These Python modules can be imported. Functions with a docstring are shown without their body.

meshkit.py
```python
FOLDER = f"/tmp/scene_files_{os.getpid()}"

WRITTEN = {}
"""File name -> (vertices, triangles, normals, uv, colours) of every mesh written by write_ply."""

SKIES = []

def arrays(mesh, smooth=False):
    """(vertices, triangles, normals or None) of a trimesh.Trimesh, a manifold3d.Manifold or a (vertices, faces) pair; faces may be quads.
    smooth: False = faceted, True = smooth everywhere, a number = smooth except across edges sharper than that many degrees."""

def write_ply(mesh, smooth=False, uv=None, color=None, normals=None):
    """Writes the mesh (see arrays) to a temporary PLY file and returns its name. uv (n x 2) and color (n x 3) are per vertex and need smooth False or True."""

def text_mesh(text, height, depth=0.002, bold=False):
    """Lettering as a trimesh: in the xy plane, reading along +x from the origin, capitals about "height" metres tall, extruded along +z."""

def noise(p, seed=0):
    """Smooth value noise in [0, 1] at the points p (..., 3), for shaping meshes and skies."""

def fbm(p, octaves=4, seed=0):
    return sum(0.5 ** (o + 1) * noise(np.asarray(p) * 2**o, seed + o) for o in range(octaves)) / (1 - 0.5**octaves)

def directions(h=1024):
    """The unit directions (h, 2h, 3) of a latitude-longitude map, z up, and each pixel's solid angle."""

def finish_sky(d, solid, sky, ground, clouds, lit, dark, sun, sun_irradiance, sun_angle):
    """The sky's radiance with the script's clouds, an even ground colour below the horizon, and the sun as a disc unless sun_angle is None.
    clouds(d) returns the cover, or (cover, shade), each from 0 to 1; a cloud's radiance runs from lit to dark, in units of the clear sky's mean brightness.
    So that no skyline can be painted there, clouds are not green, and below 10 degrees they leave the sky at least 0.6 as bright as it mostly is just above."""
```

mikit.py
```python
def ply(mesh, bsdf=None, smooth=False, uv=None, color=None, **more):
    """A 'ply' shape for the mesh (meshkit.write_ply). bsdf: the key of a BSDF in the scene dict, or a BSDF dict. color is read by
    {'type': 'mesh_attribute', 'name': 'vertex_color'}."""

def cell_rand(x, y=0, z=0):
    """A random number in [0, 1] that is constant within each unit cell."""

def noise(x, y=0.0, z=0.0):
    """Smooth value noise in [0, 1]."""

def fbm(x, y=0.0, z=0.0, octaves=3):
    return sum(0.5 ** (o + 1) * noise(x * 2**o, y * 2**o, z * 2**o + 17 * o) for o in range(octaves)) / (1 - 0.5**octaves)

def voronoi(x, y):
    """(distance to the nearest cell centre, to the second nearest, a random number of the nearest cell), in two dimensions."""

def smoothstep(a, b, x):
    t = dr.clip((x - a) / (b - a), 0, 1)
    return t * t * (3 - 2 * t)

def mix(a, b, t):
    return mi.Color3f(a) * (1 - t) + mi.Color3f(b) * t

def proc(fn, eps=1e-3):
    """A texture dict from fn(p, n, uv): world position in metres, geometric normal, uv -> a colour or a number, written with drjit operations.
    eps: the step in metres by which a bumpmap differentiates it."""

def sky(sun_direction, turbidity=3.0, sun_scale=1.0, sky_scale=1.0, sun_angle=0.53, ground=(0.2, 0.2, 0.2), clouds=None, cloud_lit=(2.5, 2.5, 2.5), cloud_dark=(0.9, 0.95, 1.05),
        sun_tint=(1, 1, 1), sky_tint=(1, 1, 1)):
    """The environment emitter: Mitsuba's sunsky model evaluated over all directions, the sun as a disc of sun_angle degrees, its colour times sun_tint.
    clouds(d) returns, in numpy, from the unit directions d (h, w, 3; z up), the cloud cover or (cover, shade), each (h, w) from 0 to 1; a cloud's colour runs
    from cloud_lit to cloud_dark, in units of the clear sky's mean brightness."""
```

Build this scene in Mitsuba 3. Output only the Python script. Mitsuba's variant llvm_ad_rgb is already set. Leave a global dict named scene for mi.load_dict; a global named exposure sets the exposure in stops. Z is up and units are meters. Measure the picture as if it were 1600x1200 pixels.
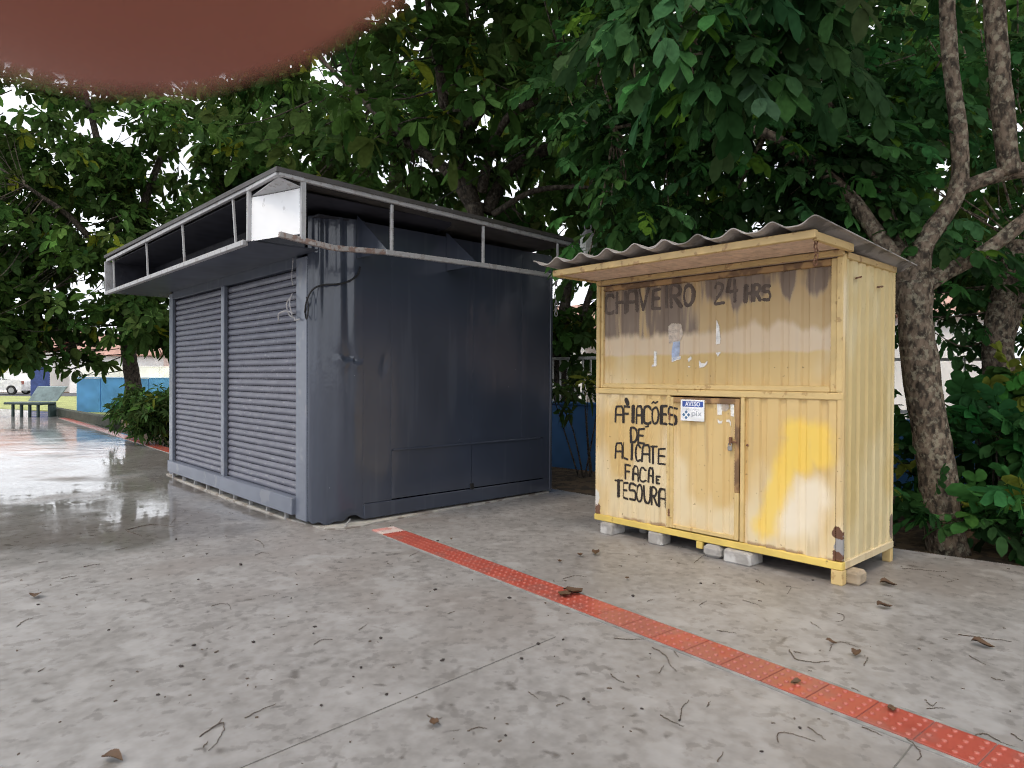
import math, random
import numpy as np, trimesh, manifold3d
import drjit as dr, mitsuba as mi
import mikit, meshkit
from mikit import proc, noise, fbm, voronoi, cell_rand, smoothstep, mix
from shapely.geometry import Polygon, LineString, box as sbox, MultiPolygon
from shapely.ops import unary_union
from shapely import affinity

T = mi.ScalarTransform4f
rng = np.random.default_rng(7)
random.seed(7)
scene, labels = {}, {}

# ---------------------------------------------------------------- camera, sky, exposure
CAM = np.array([0.0, 0.0, 1.45])
FWD, RGT, UPV = np.array([0.0000000, 0.9999467, -0.0103288]), np.array([0.9999848, 0.0000570, 0.0055137]), np.array([-0.0055140, 0.0103286, 0.9999315])
scene['camera'] = {'type': 'thinlens', 'fov': 74.54, 'fov_axis': 'x', 'aperture_radius': 0.0004, 'focus_distance': 7.0,
                   'near_clip': 0.004, 'far_clip': 900.0,
                   'to_world': T().look_at(origin=CAM.tolist(), target=(CAM + FWD).tolist(), up=UPV.tolist())}


def cloud_cover(d):
    n = meshkit.fbm(d * [2.2, 2.2, 4.0], 4, 3)
    return np.ones(d.shape[:2]), np.clip((n - 0.42) * 1.5, 0, 1) * 0.5


scene['sky'] = mikit.sky((-0.35, -0.45, 0.82), turbidity=4.0, sun_scale=0.12, sun_angle=14, clouds=cloud_cover,
                         cloud_lit=(1.95, 2.02, 2.12), cloud_dark=(1.35, 1.4, 1.5), ground=(0.25, 0.24, 0.22))
exposure = 2.75


# ---------------------------------------------------------------- helpers
def key_for(name):
    if name not in scene and name not in labels:
        return name
    i = 1
    while f'{name}_{i:03d}' in scene or f'{name}_{i:03d}' in labels:
        i += 1
    return f'{name}_{i:03d}'


COUNT = {}


def fast_key(name):
    i = COUNT.get(name, 0)
    COUNT[name] = i + 1
    return name if i == 0 else f'{name}_{i:03d}'


def pack_tone(c, grain=0):
    """a mesh's own base tone, packed into its uv: u holds red and green, v holds blue and the grain size"""
    q = np.round(np.sqrt(c) * 255)
    return np.stack([q[:, 0] * 256 + q[:, 1], q[:, 2] + 256 * grain], 1)


def unpack(uv):
    a, b = dr.floor(uv.x + .5), dr.floor(uv.y + .5)
    r = dr.floor(a / 256); g = a - 256 * r; k = dr.floor(b / 256); b = b - 256 * k
    return mi.Color3f(dr.square(r / 255), dr.square(g / 255), dr.square(b / 255)), k


def tone_color(p, n, uv):
    c, k = unpack(uv)
    f = k + .5
    return c * (0.62 + 0.76 * (0.6 * noise(p.x * f, p.y * f, p.z * f) + 0.4 * noise(p.x * f * 3.1, p.y * f * 3.1, p.z * f * 3.1)))


def leaf_color(p, n, uv):
    c, k = unpack(uv)
    return c * (0.8 + 0.4 * noise(p.x * 31, p.y * 31, p.z * 31))


TONES = {}      # materials whose grain is carried by the mesh: name -> (shared BSDF, base tone, variation, grain per metre)


def add(name, mesh, mat, parent=None, label=None, cat=None, group=None, kind=None, smooth=False, **kw):
    k = fast_key(f'{parent}__{name}' if parent else name)
    if mat in TONES:
        mat, col, var, freq = TONES[mat]
        smooth = smooth is True
        n = len(mesh.vertices); t = 1 + 0.5 * var * float(meshkit.noise(np.asarray(mesh.vertices).mean(0) * 7.3) - .5)
        kw['uv'] = pack_tone(np.tile(np.clip(col * t, .003, .92), (n, 1)), int(min(freq, 60)))
    scene[k] = mikit.ply(mesh, mat, smooth=smooth, **kw)
    d = {}
    if label: d['label'] = label
    if cat: d['category'] = cat
    if group: d['group'] = group
    if kind: d['kind'] = kind
    if d: labels[k] = d
    return k


def thing(name, label, cat, group=None):
    k = fast_key(name)
    labels[k] = {'label': label, 'category': cat}
    if group: labels[k]['group'] = group
    return k


class Frame:
    """a local frame standing on the ground: origin, u to the back right, v to the back left"""
    def __init__(s, x, y, a):
        s.o = np.array([x, y, 0.0]); s.a = a
        s.u = np.array([math.cos(a), math.sin(a), 0]); s.v = np.array([-math.sin(a), math.cos(a), 0])

    def __call__(s, p):
        p = np.asarray(p, float)
        return s.o + p[..., :1] * s.u + p[..., 1:2] * s.v + p[..., 2:3] * np.array([0, 0, 1.0])

    def mesh(s, m):
        m = m.copy(); m.vertices = s(m.vertices); return m


WORLD = Frame(0, 0, 0)


def cham_box(a, b, c=0.004):
    a, b = np.minimum(a, b).astype(float), np.maximum(a, b).astype(float)
    c = min(c, 0.45 * float((b - a).min()))
    pts = []
    for sx in (0, 1):
        for sy in (0, 1):
            for sz in (0, 1):
                p = np.where([sx, sy, sz], b, a); s = np.where([sx, sy, sz], -c, c)
                for k in range(3):
                    q = p + s; q[k] = p[k]; pts.append(q)
    return trimesh.convex.convex_hull(np.array(pts))


def plain_box(a, b):
    a, b = np.minimum(a, b).astype(float), np.maximum(a, b).astype(float)
    m = trimesh.creation.box(extents=b - a); m.apply_translation((a + b) / 2); return m


def cat_mesh(ms):
    return trimesh.util.concatenate([m for m in ms if m is not None])


def bar(p, q, w, h=None, up=(0, 0, 1), c=0.003):
    """a straight chamfered bar from p to q"""
    p, q = np.asarray(p, float), np.asarray(q, float); h = h or w
    L = np.linalg.norm(q - p); x = (q - p) / L; up = np.asarray(up, float)
    y = np.cross(up, x)
    if np.linalg.norm(y) < 1e-3: y = np.cross([0, 1.0, 0], x)
    y /= np.linalg.norm(y); z = np.cross(x, y)
    m = cham_box([0, -w / 2, -h / 2], [L, w / 2, h / 2], c)
    m.vertices = p + m.vertices[:, :1] * x + m.vertices[:, 1:2] * y + m.vertices[:, 2:] * z
    return m


def smooth_path(pts, n):
    pts = np.asarray(pts, float); m = len(pts)
    if m < 3:
        t = np.linspace(0, 1, n)[:, None]; return pts[0] * (1 - t) + pts[-1] * t
    P = np.vstack([2 * pts[0] - pts[1], pts, 2 * pts[-1] - pts[-2]])
    out = []
    for s in np.linspace(0, m - 1 - 1e-6, n):
        i = int(s); t = s - i; a, b, c, d = P[i:i + 4]
        out.append(0.5 * (2 * b + (c - a) * t + (2 * a - 5 * b + 4 * c - d) * t * t + (3 * b - a - 3 * c + d) * t ** 3))
    return np.array(out)


def tube(pts, radii, sides=8, n=None, jitter=0.0, seed=0, caps=True):
    pts = np.asarray(pts, float)
    k = np.linspace(0, 1, len(pts)); radii = np.broadcast_to(radii, (len(pts),)).astype(float)
    if n:
        pts2 = smooth_path(pts, n); radii = np.interp(np.linspace(0, 1, n), k, radii); pts = pts2
    t = np.gradient(pts, axis=0); t /= np.linalg.norm(t, axis=1, keepdims=True) + 1e-12
    a = np.cross(t[0], [0.3, 0.9, 0.2]); a /= np.linalg.norm(a)
    A = []
    for i in range(len(pts)):
        a = a - t[i] * (a @ t[i]); a /= np.linalg.norm(a); A.append(a)
    A = np.array(A); Bv = np.cross(t, A); ang = np.arange(sides) * 2 * np.pi / sides
    r = radii[:, None] * np.ones(sides)
    ring = np.cos(ang)[None, :, None] * A[:, None] + np.sin(ang)[None, :, None] * Bv[:, None]
    if jitter:
        q = pts[:, None] + ring * r[..., None]
        r = r * (1 + jitter * (meshkit.fbm(q * 5 + seed, 3, seed) - 0.5) * 2)
    v = (pts[:, None] + ring * r[..., None]).reshape(-1, 3)
    i, j = np.meshgrid(np.arange(len(pts) - 1), np.arange(sides), indexing='ij')
    q = np.stack([i * sides + j, i * sides + (j + 1) % sides, (i + 1) * sides + (j + 1) % sides, (i + 1) * sides + j], -1).reshape(-1, 4)
    f = np.vstack([q[:, [0, 1, 2]], q[:, [0, 2, 3]]])
    if caps:
        n0 = len(v); v = np.vstack([v, pts[0], pts[-1]]); m = (len(pts) - 1) * sides; jj = np.arange(sides)
        f = np.vstack([f, np.stack([(jj + 1) % sides, jj, jj * 0 + n0], 1), np.stack([m + jj, m + (jj + 1) % sides, jj * 0 + n0 + 1], 1)])
    return trimesh.Trimesh(v, f, process=False)


def grid_mesh(P):
    """P (n, m, 3) -> a sheet"""
    n, m = P.shape[:2]
    i, j = np.meshgrid(np.arange(n - 1), np.arange(m - 1), indexing='ij')
    q = np.stack([i * m + j, (i + 1) * m + j, (i + 1) * m + j + 1, i * m + j + 1], -1).reshape(-1, 4)
    return trimesh.Trimesh(P.reshape(-1, 3), np.vstack([q[:, [0, 1, 2]], q[:, [0, 2, 3]]]), process=False)


def thick_sheet(P, d):
    """closed sheet: P and P + d, with rims"""
    n, m = P.shape[:2]
    a, b = grid_mesh(P), grid_mesh(P + np.asarray(d))
    b.faces = b.faces[:, ::-1]
    idx = np.arange(n * m).reshape(n, m)
    loop = np.concatenate([idx[0, :-1], idx[:-1, -1], idx[-1, :0:-1], idx[:0:-1, 0]])
    nx = np.roll(loop, -1); N = n * m
    rim = np.vstack([np.stack([loop, nx, nx + N], 1), np.stack([loop, nx + N, loop + N], 1)])
    return trimesh.Trimesh(np.vstack([a.vertices, b.vertices]), np.vstack([a.faces, b.faces + N, rim]), process=False)


def flat_poly(poly, z0, z1, simplify=0):
    return cat_mesh([trimesh.creation.extrude_polygon(g, z1 - z0, engine='earcut').apply_translation([0, 0, z0])
                     for g in getattr(poly, 'geoms', [poly]) if g.area > 1e-8])


def dot2(p, f, axis):
    a = f.u if axis == 'u' else f.v
    return (p.x - float(f.o[0])) * float(a[0]) + (p.y - float(f.o[1])) * float(a[1])


K = Frame(-1.8277, 6.3111, 0.7487)
B = Frame(2.3134, 4.6900, 0.7371)
KW, KD = 4.478, 3.16
BW, BD = 2.264, 0.99

# ---------------------------------------------------------------- materials


def wet_mask(p):
    """where rain water stands on the slab: toward the far left, with a broken outline"""
    far = smoothstep(2.6, 8.2, p.y - 0.55 * (p.x + 3.0))
    n = fbm(p.x * 0.75 + 3.1, p.y * 0.75, 0.0, 4)
    return smoothstep(0.44, 0.60, n * 0.62 + far * 0.40)


def ground_color(p, n, uv):
    big = fbm(p.x * 0.55 + 9, p.y * 0.55, 1.0, 3)
    mid = fbm(p.x * 2.7, p.y * 2.7 + 5, 2.0, 5)
    fine = fbm(p.x * 21, p.y * 21, 3.0, 4)
    c = mix((0.172, 0.160, 0.150), (0.302, 0.289, 0.284), dr.clip(0.08 + 0.36 * big + 0.56 * mid + (fine - 0.5) * 0.8, 0, 1))
    c = mix(c, (0.205, 0.178, 0.162), 0.5 * smoothstep(0.46, 0.66, fbm(p.x * 0.8 + 40, p.y * 0.8, 0, 3)))
    # leaf prints: small dark blotches left by rotted leaves
    wx = p.x + 0.16 * (fbm(p.x * 9, p.y * 9, 4, 3) - 0.5); wy = p.y + 0.16 * (fbm(p.x * 9 + 50, p.y * 9, 4, 3) - 0.5)
    d1, _, r = voronoi(wx * 5.2, wy * 5.2)
    spot = smoothstep(0.05 + 0.22 * r * r, 0.0, d1) * smoothstep(0.25, 0.6, r)
    c = mix(c, (0.075, 0.064, 0.056), dr.clip(0.75 * spot, 0, 0.7) * smoothstep(0.36, 0.56, fbm(p.x * 1.1, p.y * 1.1 + 20, 0, 3)))
    sp2 = smoothstep(0.60, 0.74, fbm(p.x * 17, p.y * 17, 5.0, 4))
    c = mix(c, (0.11, 0.098, 0.09), 0.38 * sp2)
    c = mix(c, (0.38, 0.37, 0.365), 0.35 * smoothstep(0.58, 0.76, fbm(p.x * 5 + 3, p.y * 5, 9.0, 5)))
    w = wet_mask(p)
    return c * (1 - 0.34 * w)


def ground_rough(p, n, uv):
    w = wet_mask(p)
    return 0.50 - 0.13 * fbm(p.x * 2, p.y * 2, 6.0, 2) - w * 0.35


def ground_bump(p, n, uv):
    w = wet_mask(p)
    return (1 - w) * (0.004 * fbm(p.x * 22, p.y * 22, 0.0, 3)) + 0.0045 * fbm(p.x * 1.6, p.y * 2.4, 3.0, 2) + w * 0.0005 * noise(p.x * 9, p.y * 9, 2.0)


scene['m_concrete'] = {'type': 'bumpmap', 'arbitrary': proc(ground_bump, 4e-3), 'scale': 1.0,
                       'bsdf': {'type': 'principled', 'base_color': proc(ground_color), 'roughness': proc(ground_rough), 'specular': 0.5}}


def simple(name, col, rough=0.5, metallic=0.0, spec=0.5, var=0.0, freq=6.0, dirt=None, dirt_amt=0.0, dirt_freq=5.0, two=True, bump=0.0, bfreq=40.0, tone=False, **kw):
    """a procedural material: base tone with grain, and patches of a second colour with an uneven outline"""
    col = np.array(col, float)
    if tone:
        nm = f'm_tone_{int(rough * 100)}_{int(metallic * 100)}'
        if nm not in scene:
            scene[nm] = {'type': 'twosided', 'bsdf': {'type': 'principled', 'base_color': proc(tone_color), 'roughness': rough, 'metallic': metallic, 'specular': spec}}
        TONES[name] = (nm, col, var, freq)
        return name
    off = float(len(scene)) * 3.7

    def fn(p, n, uv):
        t = fbm(p.x * freq + off, p.y * freq, p.z * freq, 3)
        c = mi.Color3f(*(col * (1 - var)).tolist()) * (1 - t) + mi.Color3f(*np.minimum(col * (1 + var), 0.95).tolist()) * t
        if dirt is not None:
            m = smoothstep(0.62 - 0.35 * dirt_amt, 0.72 - 0.30 * dirt_amt, fbm(p.x * dirt_freq + off, p.y * dirt_freq, p.z * dirt_freq * 0.6 + 8, 4))
            c = mix(c, dirt, 0.8 * m)
        return c
    b = {'type': 'principled', 'base_color': proc(fn), 'roughness': rough, 'metallic': metallic, 'specular': spec, **kw}
    if bump:
        b = {'type': 'bumpmap', 'arbitrary': proc(lambda p, n, uv: bump * fbm(p.x * bfreq, p.y * bfreq, p.z * bfreq, 3), 2e-3), 'scale': 1.0, 'bsdf': b}
    scene[name] = {'type': 'twosided', 'bsdf': b} if two else b
    return name


# navy kiosk paint: dust streaks and chips
def navy_color(p, n, uv):
    t = fbm(p.x * 2.2, p.y * 2.2, p.z * 0.8, 3)
    c = mix((0.031, 0.038, 0.057), (0.050, 0.060, 0.088), t)
    chip = smoothstep(0.88, 0.91, fbm(p.x * 24, p.y * 24, p.z * 24, 3))
    c = mix(c, (0.26, 0.27, 0.29), 0.6 * chip)
    streak = smoothstep(0.60, 0.75, fbm(p.x * 14, p.y * 14, p.z * 0.7, 3))
    return mix(c, (0.075, 0.086, 0.112), 0.3 * streak)


scene['m_navy'] = {'type': 'twosided', 'bsdf': {'type': 'bumpmap', 'arbitrary': proc(lambda p, n, uv: 0.010 * fbm(p.x * 2.6, p.y * 2.6, p.z * 1.3, 2) + 0.0004 * noise(p.x * 45, p.y * 45, p.z * 45), 4e-3), 'scale': 1.0,
                   'bsdf': {'type': 'principled', 'base_color': proc(navy_color), 'roughness': proc(lambda p, n, uv: 0.10 + 0.15 * fbm(p.x * 3, p.y * 3, p.z * 1.2, 3)), 'specular': 0.7}}}


def slat_color(p, n, uv):
    t = fbm(p.x * 9, p.y * 9, p.z * 16, 4)
    c = mix((0.088, 0.091, 0.120), (0.162, 0.165, 0.202), t)
    return mix(c, (0.28, 0.28, 0.30), 0.5 * smoothstep(0.68, 0.76, fbm(p.x * 20, p.y * 20, p.z * 40, 3)))


scene['m_slat'] = {'type': 'twosided', 'bsdf': {'type': 'principled', 'base_color': proc(slat_color), 'roughness': 0.42, 'specular': 0.5}}
simple('m_navy_lit', (0.125, 0.140, 0.180), 0.24, var=0.18, freq=3, dirt=(0.17, 0.18, 0.21), dirt_amt=0.03, dirt_freq=9)  # same kiosk paint kept lighter here: light on the front put into colour
simple('m_kiosk_dark', (0.022, 0.024, 0.034), 0.65, var=0.3, tone=True)
simple('m_galv', (0.38, 0.38, 0.39), 0.45, metallic=0.25, var=0.15, freq=14, dirt=(0.27, 0.25, 0.24), dirt_amt=0.15, dirt_freq=28)
simple('m_rusty_rail', (0.30, 0.28, 0.27), 0.55, metallic=0.2, var=0.25, freq=14, dirt=(0.19, 0.11, 0.085), dirt_amt=0.5, dirt_freq=45)
simple('m_white_sheet', (0.80, 0.81, 0.83), 0.4, var=0.03, dirt=(0.55, 0.54, 0.55), dirt_amt=-0.25, dirt_freq=16)
simple('m_soffit_navy', (0.035, 0.041, 0.060), 0.4, var=0.3, freq=4, tone=True)
simple('m_roof_metal', (0.070, 0.066, 0.066), 0.55, metallic=0.3, var=0.3, freq=9, dirt=(0.06, 0.055, 0.05), dirt_amt=0.4)
simple('m_black', (0.012, 0.012, 0.013), 0.5, var=0.2, tone=True)
simple('m_wire_white', (0.42, 0.40, 0.40), 0.5, var=0.25, freq=30, tone=True)
simple('m_pad', (0.34, 0.325, 0.30), 0.75, var=0.22, freq=20, dirt=(0.18, 0.15, 0.13), dirt_amt=0.3, dirt_freq=8, bump=0.004, bfreq=40)


# yellow booth paint: faded, chalky toward the foot where rain splashes, with grime that runs in streaks
def booth_base(p, worn=1.0):
    v, z = dot2(p, B, 'v'), p.z
    u = dot2(p, B, 'u')
    t = fbm(p.x * 2.1, p.y * 2.1, p.z * 1.3, 4)
    c = mix((0.56, 0.385, 0.150), (0.67, 0.50, 0.245), t)
    splash = smoothstep(0.42, 0.64, fbm(p.x * 2.6 + 7, p.y * 2.6, p.z * 1.5, 3) + 0.28 * smoothstep(1.25, 0.2, z + 0.4 * (fbm(v * 3, u * 3, 2, 2) - 0.5)) - 0.10)
    c = mix(c, (0.71, 0.60, 0.40), 0.8 * splash)
    streak = smoothstep(0.57, 0.74, fbm(v * 17, u * 17, p.z * 0.9, 4))
    c = mix(c, (0.40, 0.29, 0.16), 0.34 * streak)
    speck = smoothstep(0.79, 0.83, fbm(v * 42, u * 42, p.z * 30, 3))
    return mix(c, (0.20, 0.12, 0.07), 0.55 * speck)


def rust_blob(v, z, cv, cz, rv, rz, seed):
    d = dr.sqrt(dr.square((v - cv) / rv) + dr.square((z - cz) / rz))
    return smoothstep(1.08, 0.92, d + 1.1 * (fbm(v * 26 + seed, z * 26, seed * 1.0, 3) - 0.5))


def seg_dist(v, z, a, b):
    ax, az, bx, bz = a[0], a[1], b[0], b[1]
    L2 = (bx - ax) ** 2 + (bz - az) ** 2
    t = dr.clip(((v - ax) * (bx - ax) + (z - az) * (bz - az)) / L2, 0, 1)
    return dr.sqrt(dr.square(v - ax - t * (bx - ax)) + dr.square(z - az - t * (bz - az)))


def booth_front_color(p, n, uv):
    v, z = dot2(p, B, 'v'), p.z
    c = booth_base(p)
    # fresh yellow spray paint over an old notice (a broad brush figure), soft spray edge
    s1 = seg_dist(v, z, (0.36, 1.06), (0.17, 1.06)) - 0.085
    s2 = seg_dist(v, z, (0.33, 1.05), (0.31, 0.84)) - 0.10
    s3 = seg_dist(v, z, (0.20, 1.06), (0.16, 0.90)) - 0.085
    s4 = seg_dist(v, z, (0.36, 0.95), (0.575, 0.33)) - 0.085
    s = dr.minimum(dr.minimum(s1, s2), dr.minimum(s3, s4)) + 0.07 * (fbm(v * 9, z * 7, 1.0, 4) - 0.5) + 0.03 * (fbm(v * 40, z * 12, 1.0, 2) - 0.5)
    # chalky bare undercoat left and below
    pale = smoothstep(0.10, -0.06, seg_dist(v, z, (0.40, 0.36), (0.20, 0.62)) - 0.11 + 0.16 * (fbm(v * 6, z * 4, 3.0, 3) - 0.5))
    c = mix(c, (0.78, 0.70, 0.56), 0.85 * pale)
    c = mix(c, (0.80, 0.56, 0.095), 0.82 * smoothstep(0.06, -0.05, s))
    # rust at the lower corners and along the sill
    r = rust_blob(v, z, 0.02, 0.26, 0.035, 0.13, 3)
    c = mix(c, (0.30, 0.29, 0.29), r)
    c = mix(c, (0.13, 0.06, 0.035), dr.maximum(rust_blob(v, z, 0.035, 0.20, 0.04, 0.05, 5), rust_blob(v, z, 0.03, 0.36, 0.04, 0.045, 8)))
    c = mix(c, (0.16, 0.08, 0.05), rust_blob(v, z, 2.235, 0.20, 0.03, 0.06, 6))
    c = mix(c, (0.62, 0.60, 0.57), rust_blob(v, z, 2.25, 0.31, 0.03, 0.09, 4))
    edge = smoothstep(0.035, 0.012, dr.abs(z - 0.165) + 0.03 * (fbm(v * 15, z * 3, 5.0, 2) - 0.3))
    return mix(c, (0.22, 0.11, 0.05), 0.7 * edge * smoothstep(0.45, 0.6, fbm(v * 9, 1.5, 2.0, 2)))


def booth_hatch_color(p, n, uv):
    """the upper panel: old lettering and a brown wash brushed over it, its wavy lower edge over a chalk-white band"""
    v, z = dot2(p, B, 'v'), p.z
    c = booth_base(p) * 0.96
    hump = 0.016 * (dr.abs(dr.sin(v * 20.3 + 3 * noise(v * 3, 2.0, 0.0))) - 0.5) * noise(v * 6, 4.0, 0.0) + 0.08 * (fbm(v * 7, z * 2, 0.0, 4) - 0.5)
    band = smoothstep(1.635, 1.665, z + hump * 0.4) * smoothstep(0.05, 0.12, v)
    c = mix(c, (0.64, 0.52, 0.40), 0.72 * band)
    low = 1.815 + hump + 0.08 * smoothstep(1.2, 0.7, v) * (noise(v * 13, 0.0, 3.0) - 0.2)
    brown = smoothstep(-0.03, 0.045, z - low + 0.05 * (fbm(v * 22, z * 5, 3.0, 3) - 0.5))
    thin = smoothstep(0.38, 0.60, fbm(v * 12.0, z * 1.4, 4.0, 4) + 0.42 * smoothstep(1.25, 1.0, v) * smoothstep(2.16, 1.95, z + 0.12 * (noise(v * 9, 1, 1) - 0.5)) - 0.12)
    c2 = mix((0.140, 0.100, 0.078), (0.205, 0.156, 0.125), fbm(v * 4, z * 3, 2.0, 3))
    c = mix(c, c2, brown * (1 - 0.8 * thin) * 0.90)
    gold = brown * thin
    return mix(c, (0.44, 0.29, 0.09), 0.6 * gold)


def booth_side_color(p, n, uv):
    c = booth_base(p)
    u, z = dot2(p, B, 'u'), p.z
    c = mix(c, (0.62, 0.52, 0.26), 0.45)
    r = dr.maximum(rust_blob(u, z, 0.96, 0.30, 0.03, 0.10, 2), rust_blob(u, z, 0.02, 0.26, 0.03, 0.12, 11))
    return mix(c, (0.20, 0.15, 0.12), r)


for nm, fnc, rg in (('m_booth', lambda p, n, uv: booth_base(p), 0.5), ('m_booth_front', booth_front_color, 0.5), ('m_booth_hatch', booth_hatch_color, 0.58), ('m_booth_side', booth_side_color, 0.5)):
    scene[nm] = {'type': 'twosided', 'bsdf': {'type': 'principled', 'base_color': proc(fnc), 'roughness': rg, 'specular': 0.4}}
simple('m_booth_frame', (0.60, 0.44, 0.195), 0.5, var=0.16, freq=9, dirt=(0.40, 0.25, 0.10), dirt_amt=-0.08, dirt_freq=26)
simple('m_booth_sill', (0.68, 0.50, 0.13), 0.5, var=0.16, freq=7, dirt=(0.16, 0.08, 0.04), dirt_amt=-0.12, dirt_freq=24)
simple('m_door_stile', (0.34, 0.20, 0.085), 0.55, var=0.3, freq=8, dirt=(0.12, 0.065, 0.035), dirt_amt=0.35, dirt_freq=10)
simple('m_soffit', (0.55, 0.40, 0.30), 0.65, var=0.12, freq=12, dirt=(0.36, 0.24, 0.16), dirt_amt=0.15, tone=True)
simple('m_awning', (0.52, 0.365, 0.16), 0.5, var=0.18, freq=9, dirt=(0.30, 0.17, 0.08), dirt_amt=0.08, dirt_freq=22)
simple('m_fibre', (0.31, 0.285, 0.27), 0.8, var=0.25, freq=10, dirt=(0.12, 0.11, 0.10), dirt_amt=0.3, dirt_freq=6, bump=0.003)
simple('m_ink', (0.020, 0.013, 0.009), 0.5, var=0.3, freq=30, tone=True)
simple('m_old_ink', (0.108, 0.078, 0.062), 0.65, var=0.25, freq=18, tone=True)
simple('m_plate', (0.80, 0.81, 0.83), 0.4, var=0.02, tone=True)
simple('m_paper', (0.74, 0.72, 0.68), 0.65, var=0.10, freq=40, tone=True)
simple('m_paper_dull', (0.52, 0.44, 0.36), 0.65, var=0.15, freq=40, tone=True)
simple('m_paper_blue', (0.38, 0.45, 0.60), 0.65, var=0.25, freq=25, tone=True)
simple('m_sign_blue', (0.035, 0.075, 0.30), 0.4, var=0.05, tone=True)
simple('m_sign_grey', (0.33, 0.35, 0.40), 0.4, var=0.05, tone=True)
simple('m_sign_teal', (0.05, 0.13, 0.26), 0.4, var=0.05, tone=True)
simple('m_lock', (0.35, 0.34, 0.33), 0.3, metallic=0.6, var=0.2, freq=30, tone=True)
simple('m_rust', (0.16, 0.075, 0.04), 0.65, var=0.4, freq=40, tone=True)
simple('m_block', (0.33, 0.315, 0.30), 0.85, var=0.25, freq=18, dirt=(0.55, 0.54, 0.53), dirt_amt=0.2, dirt_freq=8, bump=0.006, bfreq=50)
simple('m_block_brown', (0.34, 0.27, 0.19), 0.8, var=0.3, freq=14, dirt=(0.56, 0.53, 0.47), dirt_amt=0.25, dirt_freq=9, bump=0.006, tone=True)
simple('m_cut', (0.13, 0.12, 0.11), 0.8, var=0.3, freq=8, tone=True)
simple('m_mortar', (0.235, 0.23, 0.22), 0.65, var=0.2, freq=16, bump=0.003, bfreq=40, tone=True)
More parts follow.
